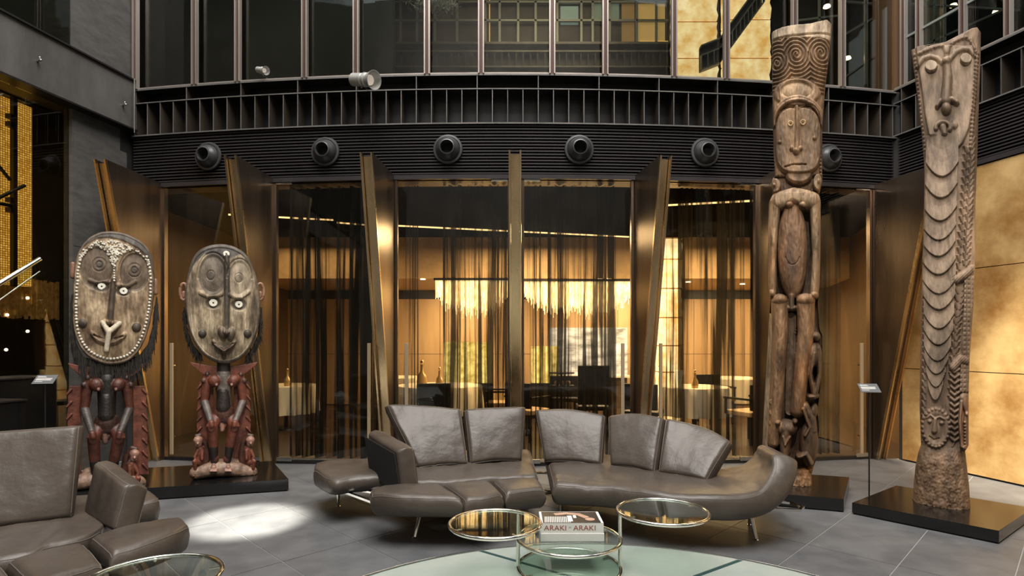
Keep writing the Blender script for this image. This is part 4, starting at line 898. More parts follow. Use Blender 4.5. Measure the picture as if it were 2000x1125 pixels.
# ------------------------------------------------------------------ books
def text_mesh(txt, size, ext=.0006):
    cu_ = bpy.data.curves.new('t', 'FONT'); cu_.body = txt; cu_.size = size; cu_.extrude = ext; cu_.align_x = 'CENTER'; cu_.align_y = 'CENTER'
    o = bpy.data.objects.new('t', cu_); COL.objects.link(o); dg = bpy.context.evaluated_depsgraph_get(); dg.update()
    me = bpy.data.meshes.new_from_object(o.evaluated_get(dg)); bpy.data.objects.remove(o); bpy.data.curves.remove(cu_); return me
BX0, BX1, BY0, BY1 = xx(1056, 3.68), xx(1179, 3.68), 3.68, 3.93
bc = ((BX0 + BX1) / 2, (BY0 + BY1) / 2); bw_, bd = BX1 - BX0, BY1 - BY0
def book(z, t, label, slipcase=False, dx=0):
    rt = empty('large_book', (bc[0] + dx, bc[1], z), label, 'book', 'books on the glass table')
    X, Y = bc[0] + dx, bc[1]
    if slipcase:
        MB().box((X, Y, z + t / 2), (bw_ + .004, bd + .01, t)).build('slipcase', M['white'], rt, bevel=.002)
    else:
        MB().box((X, Y, z + .002), (bw_, bd, .004)).build('back_cover', M['white'], rt)
        MB().box((X, Y, z + t - .002), (bw_, bd, .004)).build('front_cover', M['white'], rt)
        MB().box((X, BY0 + .002, z + t / 2), (bw_, .005, t)).build('spine', M['white'], rt)
        MB().box((X, Y + .002, z + t / 2), (bw_ - .012, bd - .012, t - .008)).build('page_block', M['white'], rt)
    return rt
b2 = book(.2175, .052, 'white closed slipcase lying under the lettered book on the glass table', True, .001)
b1 = book(.2700, .064, 'thick book with red spine lettering and a photo cover, on the white slipcase')
def put_text(txt, x, z, size, m, parent, sx=1.0):
    me = text_mesh(txt, size); co = getco(me); w_ = co[:, 0].max() - co[:, 0].min()
    W = np.stack([x + co[:, 0] * sx, BY0 - .0008 - co[:, 2], z + co[:, 1]], 1).astype('f'); me.vertices.foreach_set('co', W.ravel()); me.update()
    return link_mesh('spine_lettering', me, parent, matl=M[m])
zc = .302
put_text('ARAKI', bc[0] - .108, zc, .046, 'ink_red', b1, 1.12); put_text('ARAKI', bc[0] + .080, zc, .046, 'ink_red', b1, 1.12)
put_text('BY', bc[0] - .0135, zc + .004, .013, 'ink_grey', b1)
# cover print: dark ground, black and white stripes, a pale arm and hand
zt = .3343; cv = MB(); cv.box((bc[0], bc[1], zt), (bw_ - .03, bd - .012, .0008)); cv.build('cover_print', M['ink_black'], b1)
stp = MB()
for k in range(15): x = bc[0] - .175 + k * .0115; stp.extr([(x, bc[1] - .112, zt + .0008), (x + .006, bc[1] - .112, zt + .0008), (x + .012, bc[1] + .01, zt + .0008), (x + .006, bc[1] + .01, zt + .0008)], (0, 0, .0004))
stp.build('cover_stripes', M['white'], b1)
ar = MB(); ar.tube([(bc[0] - .10, bc[1] + .06, zt), (bc[0] - .02, bc[1] + .085, zt), (bc[0] + .06, bc[1] + .06, zt), (bc[0] + .11, bc[1] - .01, zt)], .01, flat=(.045, .0022)); ar.lathe([(0, 0), (.032, 0), (.032, .0014), (0, .0014)], (bc[0] + .125, bc[1] - .045, zt), n=20)
ar.build('cover_figure', M['skin_print'], b1)
put = MB(); put.box((bc[0] - .005, bc[1] - .03, zt + .001), (.03, .12, .0008)).box((bc[0] + .03, bc[1] + .01, zt + .001), (.02, .06, .0008)).box((bc[0] + .19, bc[1] + .02, zt + .0012), (.012, .18, .001)); put.build('cover_mark', M['white'], b1)
# ------------------------------------------------------------------ carved sculptures
class Frame:
    """Upright plane through the sculpture's axis, turned to look at the visitor; pixel measurements become metres on it."""
    def __init__(s, px, D, a=None):
        s.Y0 = D; s.X0 = xx(px, D); s.a = math.atan2(s.X0, s.Y0) if a is None else a; s.c = math.cos(s.a); s.s = math.sin(s.a); s.k = D / FOC * s.c; s.kz = D / FOC
        s.n = np.array([-s.s, -s.c, 0.0])
    def w(s, px, py, off=0.0):
        px = np.asarray(px, float); py = np.asarray(py, float); off = np.asarray(off, float); q_ = (px - 1000) / FOC
        u = (q_ * s.Y0 - s.X0) / (s.c + q_ * s.s); X = s.X0 + u * s.c; Y = s.Y0 - u * s.s; Z = CZ - (py - HOR) / FOC * Y
        P = np.stack([X + 0 * off, Y + 0 * off, Z + 0 * off], -1); return P + (off * s.k)[..., None] * s.n
    def p(s, px, py, off=0.0): return tuple(s.w(px, py, off))
class Relief:
    def __init__(s, x, y): s.x = x; s.y = y; s.h = np.zeros_like(x); s.c = None
    def _put(s, v, mask, mode):
        if mode == 'add': s.h = np.where(mask, s.h + v, s.h)
        elif mode == 'max': s.h = np.where(mask, np.maximum(s.h, v), s.h)
        elif mode == 'set': s.h = np.where(mask, v, s.h)
    def rr(s, cx, cy, rx, ry, ang=0):
        dx, dy = s.x - cx, s.y - cy; c, q_ = math.cos(ang), math.sin(ang); return np.sqrt(((dx * c + dy * q_) / rx) ** 2 + ((-dx * q_ + dy * c) / ry) ** 2)
    def dome(s, cx, cy, rx, ry, a, p=2.0, mode='add', ang=0):
        r = s.rr(cx, cy, rx, ry, ang); m = r < 1; s._put(a * np.sqrt(np.clip(1 - r ** p, 0, 1)), m, mode); return m
    def disc(s, cx, cy, rx, ry, a, soft=.15, mode='add', ang=0):
        r = s.rr(cx, cy, rx, ry, ang); v = np.clip((1 - r) / soft, 0, 1); v = v * v * (3 - 2 * v); s._put(a * v, r < 1, mode); return r < 1
    def dist(s, pts):
        best = np.full(s.x.shape, 1e9); tt = np.zeros_like(s.x); n = len(pts) - 1
        for i in range(n):
            (x0, y0), (x1, y1) = pts[i], pts[i + 1]; dx, dy = x1 - x0, y1 - y0; L = dx * dx + dy * dy + 1e-9
            t = np.clip(((s.x - x0) * dx + (s.y - y0) * dy) / L, 0, 1); d = np.hypot(s.x - x0 - t * dx, s.y - y0 - t * dy)
            m = d < best; best = np.where(m, d, best); tt = np.where(m, (i + t) / n, tt)
        return best, tt
    def stroke(s, pts, r, a, mode='add', r1=None, p=2.0):
        d, t = s.dist(pts); R = r if r1 is None else r + (r1 - r) * t; q_ = d / R; m = q_ < 1; s._put(a * np.sqrt(np.clip(1 - q_ ** p, 0, 1)), m, mode); return m
    def groove(s, pts, r, a): d, t = s.dist(pts); q_ = np.clip(1 - d / r, 0, 1); s.h = s.h - a * q_; return q_ > 0
    def paint(s, mask, col, soft=None):
        f = mask.astype(float)[:, None] if mask.dtype == bool else mask[:, None]; s.c = s.c * (1 - f) + np.array(col[:3])[None] * f
def ell(cx, cy, rx, ry, a0, a1, n=24): return [(cx + rx * math.cos(t), cy + ry * math.sin(t)) for t in np.linspace(math.radians(a0), math.radians(a1), n)]
def interp(tab, y): a = sorted(tab); return np.interp(y, [q_[0] for q_ in a], [q_[1] for q_ in a])

def pole(name, F, ytop, yb, Lt, Rt, depth, relief, base, zfloor, label, nT=300, nV=820, nexp=2.6):
    th = np.linspace(0, 2 * math.pi, nT + 1)[:-1]; front = th > math.pi  # place more samples on the viewer's side
    th = np.concatenate([np.linspace(math.pi, 2 * math.pi, int(nT * .8), endpoint=False), np.linspace(0, math.pi, int(nT * .2), endpoint=False)])
    t = np.linspace(0, 1, nV)[:, None]; cs, sn = np.cos(th)[None], np.sin(th)[None]
    X1 = np.sign(cs) * np.abs(cs) ** (2 / nexp); Y1 = -np.sign(sn) * np.abs(sn) ** (2 / nexp)   # Y1>0 : towards viewer
    ymid = yb + (np.mean(ytop(np.array([0.0]))) - yb) * t if False else None
    y = yb + (80 - yb) * t + 0 * cs
    l = interp(Lt, y); r = interp(Rt, y); x = (l + r) / 2 + (r - l) / 2 * X1
    y = yb + (ytop(x) - yb) * t
    l = interp(Lt, y); r = interp(Rt, y); x = (l + r) / 2 + (r - l) / 2 * X1
    d = depth(y) * Y1
    R = Relief(x.ravel(), y.ravel()); R.c = np.tile(np.array(base[:3])[None], (x.size, 1)); relief(R, (l.ravel(), r.ravel()))
    wgt = np.clip(Y1 * 2.2, 0, 1).repeat(nV, 0).ravel() if Y1.shape[0] == 1 else np.clip(Y1 * 2.2, 0, 1).ravel()
    h = R.h * wgt + noise2(x.ravel() * .11, y.ravel() * .05, 5) * .7 + noise2(x.ravel() * .5, y.ravel() * .16, 8) * .22
    P = F.w(x.ravel(), y.ravel(), d.ravel() + h).reshape(nV, nT, 3)
    P[0, :, 2] = zfloor; P[:, :, 2] = np.maximum(P[:, :, 2], zfloor)
    me = grid_mesh(P, True)
    bm = bmesh.new(); bm.from_mesh(me); bm.verts.ensure_lookup_table(); n0 = (nV - 1) * nT
    c = bm.verts.new(P[-1].mean(0) - np.array([0, 0, .01])); bm.verts.ensure_lookup_table()
    for k in range(nT): bm.faces.new((bm.verts[n0 + k], bm.verts[n0 + (k + 1) % nT], c))
    bm.faces.new([bm.verts[k] for k in range(nT)][::-1]); bm.to_mesh(me); bm.free()
    C = np.vstack([R.c, R.c[-1:]]); setcol(me, np.clip(C, 0, 1))
    return me

# ---- the long faced pole at the right
F2 = Frame(1843, 4.95)
wood2 = (0.205, 0.142, 0.100)
def yt2(x): return np.interp(x, [1780, 1800, 1830, 1850, 1870, 1888, 1898, 1908, 1916], [99, 97, 92, 88, 80, 68, 60, 57, 66])
L2 = [(50, 1779), (100, 1780), (130, 1784), (200, 1793), (260, 1800), (320, 1805), (400, 1805), (560, 1800), (700, 1797), (800, 1796), (868, 1799), (885, 1793), (910, 1788), (950, 1784), (1002, 1782)]
R2 = [(50, 1916), (130, 1915), (200, 1912), (300, 1909), (400, 1905), (500, 1905), (600, 1901), (700, 1894), (760, 1892), (868, 1892), (880, 1885), (905, 1888), (950, 1893), (1002, 1896)]
def rel2(R, lr):
    x, y = R.x, R.y; l, r = lr
    # long face plate
    face = [(1788, 118), (1799, 178), (1806, 232), (1813, 268), (1822, 297), (1835, 309), (1850, 311), (1868, 300), (1882, 285), (1893, 257), (1901, 216), (1905, 165), (1904, 128)]
    fl = np.interp(y, [100, 118, 178, 232, 268, 297, 309, 311], [1788, 1790, 1799, 1806, 1813, 1823, 1835, 1843]); fr_ = np.interp(y, [100, 128, 165, 216, 257, 285, 300, 311], [1902, 1904, 1904, 1900, 1893, 1881, 1867, 1850])
    e = np.minimum(np.minimum(x - fl, fr_ - x), (312 - y) * .9); inf = (e > 0) & (y > 96)
    R.h = np.where(inf, R.h + 7 * np.clip(e / 3, 0, 1) - 5 * np.clip((e - 6) / 14, 0, 1), R.h - np.where(y < 312, 2, 0))
    R.paint(inf, (.25, .185, .135))
    R.stroke([(1793, 135), (1803, 122), (1817, 117), (1832, 122), (1841, 131), (1850, 132), (1856, 122), (1866, 110), (1880, 103), (1893, 105), (1901, 114)], 5, 8)
    R.stroke([(1848, 128), (1851, 160), (1847, 205)], 8, 22, r1=11)
    R.stroke([(1847, 203), (1837, 206), (1831, 215)], 6.5, 18, 'max', r1=5); R.stroke([(1848, 203), (1859, 202), (1868, 208)], 7, 19, 'max', r1=5.5); R.dome(1848, 219, 10, 13, 24, mode='max')
    for cx, cy, rx, ry in ((1819, 138, 13, 11), (1886, 124, 12, 10.5)): R.disc(cx, cy, rx, ry, 16, .12, 'max'); R.paint(R.rr(cx, cy, rx, ry) < 1, (.33, .26, .20)) 
    R.stroke(ell(1842, 256, 14, 11, 170, 380), 4.5, 10); R.disc(1842, 256, 9, 7, -4)
    R.stroke([(1842, 254), (1845, 268), (1845, 282)], 7, 12, mode='max', r1=5); R.dome(1864, 250, 7, 9, 10, mode='max')
    R.groove([(1849, 285), (1847, 330), (1842, 350)], 1.6, 5)
    # headband
    R.stroke([(1796, 112), (1818, 100), (1838, 96), (1845, 100), (1849, 119), (1853, 98), (1864, 86), (1882, 78), (1896, 84), (1905, 104)], 4, 4)
    for k in range(14): a = k / 13; R.dome(np.interp(a, [0, .45, .55, 1], [1798, 1840, 1858, 1903]), np.interp(a, [0, .45, .55, .85, 1], [111, 97, 92, 79, 100]), 2.6, 3.2, 3)
    R.dome(1849, 105, 6, 9, 4)
    # bead chains down both rims of the face
    for yy in np.arange(108, 300, 8.0):
        R.dome(np.interp(yy, [100, 300], [1911, 1897]) - 2, yy, 4.6, 4.4, 6)
        R.dome(np.interp(yy, [100, 200, 300], [1785, 1795, 1806]), yy + 3, 3.6, 3.4, 4)
    # hanging scallops
    S_ = [(352, 1840, 30), (393, 1838, 30), (437, 1836, 31), (474, 1834, 31), (505, 1833, 31), (540, 1833, 31), (577, 1834, 31), (607, 1834, 30), (644, 1834, 28), (675, 1833, 27), (706, 1831, 25), (731, 1829, 22), (756, 1828, 18), (781, 1827, 14)]
    prev = 318
    for yb_, cx, wd in S_[::-1]:
        i = [s_[0] for s_ in S_].index(yb_); top = (S_[i - 1][0] if i else 305) - 26
        edge = yb_ - 26 * (np.abs(x - cx) / wd) ** 2.0; dd = edge - y; m = (dd > 0) & (y > top - 10) & (np.abs(x - cx) < wd * 1.05)
        v = 2 + 10 * np.clip(1 - dd / 55, 0, 1) * np.clip(dd / 2.0, 0, 1); R._put(v, m, 'max' if False else 'set')
        R.paint(m & (dd < 30), (.25, .185, .135))
    R.h += np.where(inf, 0, 0)
    # saw teeth columns
    def teeth(xa, ya, yb__, per, wd, amp, dirn=1):
        xc = interp(xa, y); f = ((y - ya) / per) % 1.0; q_ = (x - xc) / wd * dirn; m = (np.abs(q_) < 1) & (y > ya) & (y < yb__)
        v = amp * np.clip(1 - np.abs(q_ - (f - .5) * .9) * 1.6, 0, 1) * (1 - f * .7); R._put(v, m, 'max')
    teeth([(320, 1811), (560, 1806), (860, 1803)], 300, 845, 13, 6, 7); teeth([(300, 1806), (860, 1799)], 300, 860, 13, 4, 5, -1)
    teeth([(300, 1886), (400, 1880), (560, 1868), (760, 1856)], 290, 780, 15, 7, 8); teeth([(280, 1902), (400, 1897), (520, 1890), (640, 1872), (860, 1862)], 270, 870, 12, 6, 7, -1)
    teeth([(300, 1895), (520, 1882)], 300, 520, 15, 5, 6)
    # crocodile body with scale grid at the lower right
    m = (x > np.interp(y, [520, 600, 760], [1884, 1882, 1874])) & (y > 535) & (y < 765); R._put(7 + 2.2 * np.minimum(np.abs(np.sin((x - 1880) * math.pi / 8)), np.abs(np.sin(y * math.pi / 9))) , m, 'set')
    for pts in ([(1868, 548), (1882, 540), (1900, 528)], [(1862, 716), (1876, 700), (1893, 706)]): R.stroke(pts, 9, 14, 'max'); R.h -= np.where(R.dist(pts)[0] < 9, 1.4 * (np.abs(np.sin((x + y) * .55)) < .35), 0)
    for k in range(13): R.stroke([(1857, 720 + k * 11), (1864, 726 + k * 11), (1873, 720 + k * 11)], 3.2, 8, 'max')
    # crocodile head pointing down
    R.stroke([(1882, 775), (1892, 800), (1888, 830), (1886, 872)], 10, 15, 'max', r1=8); R.stroke([(1877, 782), (1874, 820), (1878, 868), (1888, 874)], 4, 20, 'max'); R.dome(1889, 806, 6, 7, 21, mode='max')
    for k in range(8): R.dome(1884, 822 + k * 6.5, 4, 2.4, 20, mode='max')
    R.paint(R.rr(1886, 825, 13, 52) < 1, (.33, .19, .12))
    # little face at the bottom
    R.disc(1828, 832, 30, 40, 9, .2, 'max'); R.disc(1828, 834, 22, 31, -3, .3)
    for a in np.linspace(150, 390, 17): R.dome(1828 + 26 * math.cos(math.radians(a)), 832 + 35 * math.sin(math.radians(a)), 5, 5, 11, mode='max')
    for a in np.linspace(30, 150, 9): R.dome(1828 + 25 * math.cos(math.radians(a)), 832 + 36 * math.sin(math.radians(a)), 5, 4, 10, mode='max')
    R.stroke([(1810, 814), (1818, 808), (1826, 815), (1836, 811), (1845, 816)], 3, 11, 'max')
    R.dome(1816, 820, 5.5, 5, 13, mode='max'); R.dome(1839, 823, 5.5, 5, 13, mode='max'); R.stroke([(1827, 816), (1825, 838)], 4, 15, 'max', r1=7); R.groove([(1816, 850), (1824, 856), (1834, 853)], 2.2, 4)
    # chipped foot
    ft = np.clip((y - 872) / 14, 0, 1); R.h = R.h * (1 - ft) + ft * (noise2(x * .22, y * .22, 4) * 1.6)
    R.paint(ft * .9, (.20, .125, .075))
    dk = np.clip(-noise2(x * .05, y * .02, 12) * .6, 0, .35); R.c *= (1 - dk[:, None])
rt = empty('carved_pole', tuple(F2.w(1840, 985, 0)[:2]) + (.10,), 'tall carved wooden pole with a long narrow face and hanging scallops, at the right', 'sculpture', 'carved wooden poles')
me = pole('p', F2, yt2, 1000, L2, R2, lambda y: np.interp(y, [60, 300, 860, 900, 1000], [20, 24, 26, 40, 46]), rel2, wood2, .10, '')
link_mesh('pole_body', me, rt, matl=M['wood_totem'], smooth=True)

# ---- the pole with a standing figure
F1 = Frame(1552, 5.65)
wood1 = (0.235, 0.145, 0.082)
def yt1(x): return np.interp(x, [1507, 1540, 1580, 1600, 1612, 1622, 1625], [68, 62, 59, 53, 48, 52, 62])
L1 = [(40, 1507), (200, 1509), (300, 1511), (345, 1514), (356, 1505), (375, 1510), (384, 1508), (398, 1502), (450, 1500), (560, 1500), (585, 1505), (640, 1501), (700, 1498), (800, 1492), (870, 1489), (915, 1496), (930, 1514), (960, 1514)]
R1 = [(40, 1625), (100, 1621), (170, 1612), (250, 1606), (340, 1606), (350, 1607), (380, 1600), (395, 1603), (500, 1602), (570, 1601), (590, 1597), (640, 1600), (655, 1606), (690, 1606), (760, 1602), (800, 1597), (840, 1600), (900, 1593), (925, 1585), (960, 1586)]
def rel1(R, lr):
    x, y = R.x, R.y; l, r = lr
    R.paint(np.clip((150 - y) / 150, 0, 1) * .6, (.40, .30, .20)); R.paint(np.clip((86 - y) / 6, 0, 1), (.52, .42, .31))
    # spiral waves on the crown
    cs = [(1518, 131, 0), (1555, 118, 1), (1602, 113, 2), (1578, 175, 3), (1515, 178, 4)]
    dm = np.full(x.shape, 1e9); ph = np.zeros_like(x)
    for cx, cy, k in cs[:3]:
        d = np.hypot((x - cx) * 1.15, y - cy) + 1.2 * np.arctan2(y - cy, x - cx); m = d < dm; dm = np.where(m, d, dm)
    warp = np.where(y > 128, 1, 1.0); sp = (y > 84) & (y < 192)
    R.h = np.where(sp, R.h + 3.0 * np.sign(np.sin(dm * 2 * math.pi / 7.4)) * np.abs(np.sin(dm * 2 * math.pi / 7.4)) ** .6, R.h)
    R.paint((sp * np.clip(-np.sin(dm * 2 * math.pi / 7.4), 0, 1)) * .45, (.17, .11, .065))
    for cx, cy, k in cs[:3]: R.disc(cx, cy, 6, 7, 3)
    R.groove([(1507, 85), (1560, 80), (1620, 74)], 2.5, 5)
    # lens shaped brow panel
    R.disc(1556, 190, 47, 28, 5, .15, 'set'); R.disc(1556, 186, 33, 19, -5, .2); R.dome(1556, 186, 29, 14, 4)
    R.paint(R.rr(1556, 188, 34, 20) < 1, (.36, .25, .155))
    # arches over the face
    for rx, ry, a in ((52, 50, 9), (47, 44, 13)): R.stroke(ell(1558, 250, rx, ry, 180, 360, 30), 4.5, a, 'max')
    # face plate
    q_ = ((np.abs(x - 1559) / 45) ** 3.2 + (np.abs(y - 284) / 64) ** 3.2) ** (1 / 3.2); m = q_ < 1; R._put(14 * np.clip((1 - q_) / .07, 0, 1) ** .6 - 3 * np.clip((1 - q_ - .1) / .5, 0, 1), m, 'max' if False else 'set'); R.paint(m, (.26, .165, .095))
    for ang in ((1538, 240, 20, 22), (1579, 238, 21, 22)): R.groove(ell(*ang, 165, 375, 26), 2.0, 4)
    R.stroke([(1556, 222), (1557, 262), (1556, 300)], 4.5, 22, 'max', r1=7); R.dome(1546, 300, 5.5, 7, 20, mode='max'); R.dome(1563, 300, 5.5, 7, 20, mode='max'); R.dome(1555, 305, 8, 9, 24, mode='max')
    for cx, cy in ((1544, 253), (1568, 251)): R.stroke(ell(cx, cy, 4.5, 4.5, 0, 360, 16), 1.8, 15.5, 'max'); R.paint(R.rr(cx, cy, 5.6, 5.6) < 1, (.62, .46, .26)); R.paint(R.rr(cx, cy, 2, 2) < 1, (.12, .07, .04))
    R.dome(1523, 287, 6, 6, 18, mode='max'); R.dome(1590, 280, 6.5, 6.5, 18, mode='max')
    R.groove([(1534, 334), (1550, 330), (1573, 330)], 2.4, 6)
    # chin collar, ears, neck
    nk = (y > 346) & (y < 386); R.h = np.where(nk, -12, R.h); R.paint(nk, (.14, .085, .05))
    cm = R.disc(1560, 346, 26, 18, 7, .2, 'max') & (y > 346); R.paint(cm, (.30, .2, .125))
    R.disc(1597, 362, 10, 17, 16, .2, 'max'); R.dome(1598, 362, 4.5, 8, 22, mode='max'); R.disc(1515, 368, 11, 15, 14, .2, 'max'); R.dome(1512, 368, 5, 6, 20, mode='max')
    R.paint(R.rr(1597, 362, 10, 17) < 1, (.36, .26, .17)); R.paint(R.rr(1515, 368, 11, 15) < 1, (.30, .2, .13))
    for k in range(6): R.dome(1510, 318 + k * 7, 4, 4, 8, mode='max'); R.dome(1604, 310 + k * 7, 4, 4, 8, mode='max')
    # figure: recessed ground, shoulders, arms, torso
    g_ = (y > 398) & (y < 586); R.h = np.where(g_, -20, R.h); R.paint(g_, (.10, .06, .035))  # shadow of the gaps beside arms and torso painted into the wood
    a1 = R.stroke([(1520, 398), (1552, 390), (1586, 397)], 18, 16, 'max', p=3); R.dome(1542, 408, 9, 8, 19, mode='max'); R.dome(1567, 408, 9, 8, 19, mode='max')
    a2 = R.stroke([(1514, 398), (1509, 450), (1508, 500), (1509, 572)], 13, 14, 'max', r1=8); a3 = R.stroke([(1592, 398), (1595, 450), (1596, 500), (1590, 575)], 13, 14, 'max', r1=9)
    R.paint(a1 | a2 | a3, (.32, .22, .135))
    tm = R.dome(1548, 492, 29, 96, 16, 3.0, mode='max'); R.paint(tm, (.20, .11, .058)); R.groove(ell(1548, 500, 14, 22, 20, 160, 14), 1.4, 1.6)
    R.dome(1508, 575, 8, 11, 18, mode='max'); R.dome(1590, 578, 9, 9, 18, mode='max')
    # hips, legs
    lg = (y >= 584) & (y < 925); R.h = np.where(lg, -15, R.h); R.paint(lg & (R.h < 0), (.12, .075, .045))  # ground between the legs darkened in colour as shade
    m1 = R.stroke([(1523, 594), (1524, 650), (1520, 720), (1516, 800), (1512, 860)], 17, 18, 'max', r1=12); m2 = R.stroke([(1573, 594), (1574, 650), (1566, 720), (1557, 800)], 18, 18, 'max', r1=13)
    m3 = R.stroke([(1502, 620), (1498, 760), (1494, 900)], 8, 4, 'max'); R.paint(m3, (.27, .20, .13)); R.paint(m1 | m2, (.25, .145, .075))
    R.dome(1523, 588, 17, 13, 22, mode='max'); R.dome(1573, 588, 19, 14, 22, mode='max'); R.stroke([(1546, 580), (1546, 604)], 6, 14, 'max'); R.dome(1541, 603, 5, 6, 12, mode='max'); R.dome(1552, 603, 5, 6, 12, mode='max')
    pil = R.stroke([(1546, 620), (1543, 800)], 9, -5, 'max')
    for k in range(6): R.disc(1509, 782 + k * 20, 7, 7, 14, .3, 'max')
    # carved animal head low in front
    R.dome(1536, 832, 22, 16, 24, mode='max'); R.stroke([(1536, 830), (1534, 868), (1533, 896)], 13, 24, 'max', r1=8); R.dome(1520, 820, 7, 6, 26, mode='max'); R.dome(1553, 818, 6, 6, 26, mode='max'); R.stroke([(1530, 845), (1534, 862), (1543, 846)], 3, 28, 'max')
    # climbing bird and small figure on the right flank
    R.dome(1594, 657, 8, 9, 16, mode='max'); R.dome(1592, 692, 13, 24, 14, mode='max'); R.stroke([(1590, 690), (1582, 730), (1590, 770)], 6, 16, 'max'); R.stroke([(1598, 680), (1600, 730), (1592, 768)], 5, 14, 'max'); R.dome(1588, 772, 12, 6, 18, mode='max'); R.disc(1590, 730, 5, 18, -10)
    R.stroke([(1572, 790), (1585, 812), (1588, 838)], 8, 12, 'max'); R.dome(1580, 862, 18, 46, 14, mode='max'); R.stroke([(1560, 885), (1574, 880), (1584, 900)], 6, 20, 'max'); R.stroke([(1568, 795), (1580, 830), (1572, 845)], 4, 20, 'max'); R.dome(1590, 800, 8, 14, 12, mode='max')
    # foot block
    ft = np.clip((y - 906) / 8, 0, 1); R.h = R.h * (1 - ft) + ft * (4 + noise2(x * .2, y * .2, 3) * 1.4); R.paint(ft * .9, (.33, .2, .11))
    R.h = np.where(y > 384, R.h * 1.35, R.h); R.h += .9 * noise2(x * .35, y * .12, 44, 3)
    R.paint(np.clip((-6 - R.h) / 6, 0, 1) * (y > 384) * (y < 905) * .75, (.07, .042, .025))  # shade in the deepest gaps darkened into the wood colour
    dk = np.clip(-noise2(x * .08, y * .02, 22) * .6, 0, .45); R.c *= (1 - dk[:, None]); og = np.clip(noise2(x * .05, y * .02, 31), 0, 1)[:, None] * np.clip((y - 380) / 60, 0, 1)[:, None]; R.c *= 1 + og * np.array([[.35, .12, -.1]])
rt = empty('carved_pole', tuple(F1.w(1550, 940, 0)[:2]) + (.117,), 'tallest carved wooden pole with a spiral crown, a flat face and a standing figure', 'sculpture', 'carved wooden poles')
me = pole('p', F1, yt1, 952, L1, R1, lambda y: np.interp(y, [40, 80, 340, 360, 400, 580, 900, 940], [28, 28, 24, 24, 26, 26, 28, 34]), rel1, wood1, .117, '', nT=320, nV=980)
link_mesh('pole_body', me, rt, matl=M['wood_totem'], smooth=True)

# ---- masks
def mask_plate(F, C, outline, base, relief, off0, thick, nR=150, nA=420):
    pts = np.array(outline, float) - np.array(C); ang = np.arctan2(pts[:, 1], pts[:, 0]); rad = np.hypot(pts[:, 0], pts[:, 1]); o = np.argsort(ang); ang, rad = ang[o], rad[o]
    A = np.linspace(-math.pi, math.pi, nA + 1)[:-1]; rr = np.interp(A, np.concatenate([ang - 2 * math.pi, ang, ang + 2 * math.pi]), np.tile(rad, 3))
    for _ in range(6): rr = (np.roll(rr, 1) + rr * 2 + np.roll(rr, -1)) / 4
    t = np.linspace(0.004, 1, nR)[:, None]; x = C[0] + t * rr[None] * np.cos(A)[None]; y = C[1] + t * rr[None] * np.sin(A)[None]
    R = Relief(x.ravel(), y.ravel()); R.t = (t + 0 * rr[None]).ravel(); R.c = np.tile(np.array(base[:3])[None], (x.size, 1)); relief(R)
    h = R.h + noise2(x.ravel() * .2, y.ravel() * .1, 5) * .5
    edge = np.sqrt(np.clip(1 - R.t ** 14, 0, 1)); fr_ = (off0 + h * edge - 5 * (1 - edge)).reshape(nR, nA)
    P = [F.w(x, y, fr_)]
    bx = []
    for s_, dz in ((1.005, .35), (1.0, .7), (.93, .95), (.6, 1.25), (.15, 1.4)):
        bx.append(F.w(C[0] + s_ * rr * np.cos(A), C[1] + s_ * rr * np.sin(A), np.full(nA, off0 - thick * dz))[None])
    PP = np.concatenate(P + bx, 0); me = grid_mesh(PP, True); C_ = np.vstack([R.c, np.tile(np.array([[.03, .026, .022]]), (5 * nA, 1))]); setcol(me, np.clip(C_, 0, 1))
    def surf(px, py):
        a = math.atan2(py - C[1], px - C[0]); r_ = np.interp(a, A, rr); tt = min(1, math.hypot(px - C[0], py - C[1]) / r_)
        i = int(round((tt - .004) / .996 * (nR - 1))); j = int(round((a + math.pi) / (2 * math.pi) * nA)) % nA; return float(fr_[min(max(i, 0), nR - 1), j])
    return me, rr, surf
def weather(R, c1, c2, seed, k=.5):
    n = np.clip(.5 + .5 * noise2(R.x * .10, R.y * .045, seed), 0, 1)[:, None]; R.c = np.array(c1)[None] * (1 - n) + np.array(c2)[None] * n
def fringe(F, arcpts, off, L, n, parent, seed, name='raffia_fringe'):
    r = np.random.default_rng(seed); mb = MB(); A_ = np.array(arcpts, float); seg = np.concatenate([[0], np.cumsum(np.linalg.norm(np.diff(A_, axis=0), axis=1))]); seg /= seg[-1]
    for k in range(n):
        t = r.uniform(); x = np.interp(t, seg, A_[:, 0]); y = np.interp(t, seg, A_[:, 1]); l = L * r.uniform(.35, 1.0); o = off + r.uniform(-14, 3); dx = r.uniform(-4, 4)
        pts = [F.p(x, y, o), F.p(x + dx * .5 + r.uniform(-2, 2), y + l * .5, o - 1), F.p(x + dx + r.uniform(-3, 3), y + l, o - 2)]; mb.tube(pts, [.0048, .0042, .0018], 4)
    mb.build(name, M['raffia'], parent, kind='stuff')
def eye(F, cx, cy, off, parent, r=8):
    c = Vector(F.p(cx, cy, off)); Rm = Vector(F.n).to_track_quat('Z', 'Y').to_matrix(); k = F.k * r
    o = MB().lathe([(k * .22, 0), (k, 0), (k, .008), (k * .9, .012), (k * .26, .012), (k * .2, .006)], c, Rm, 28).build('shell_eye', M['shell_white'], parent, smooth=True)
    MB().lathe([(0, .003), (k * .24, .003), (k * .2, .011), (0, .013)], c, Rm, 14).build('pupil', M['ink_black'], o, smooth=True)
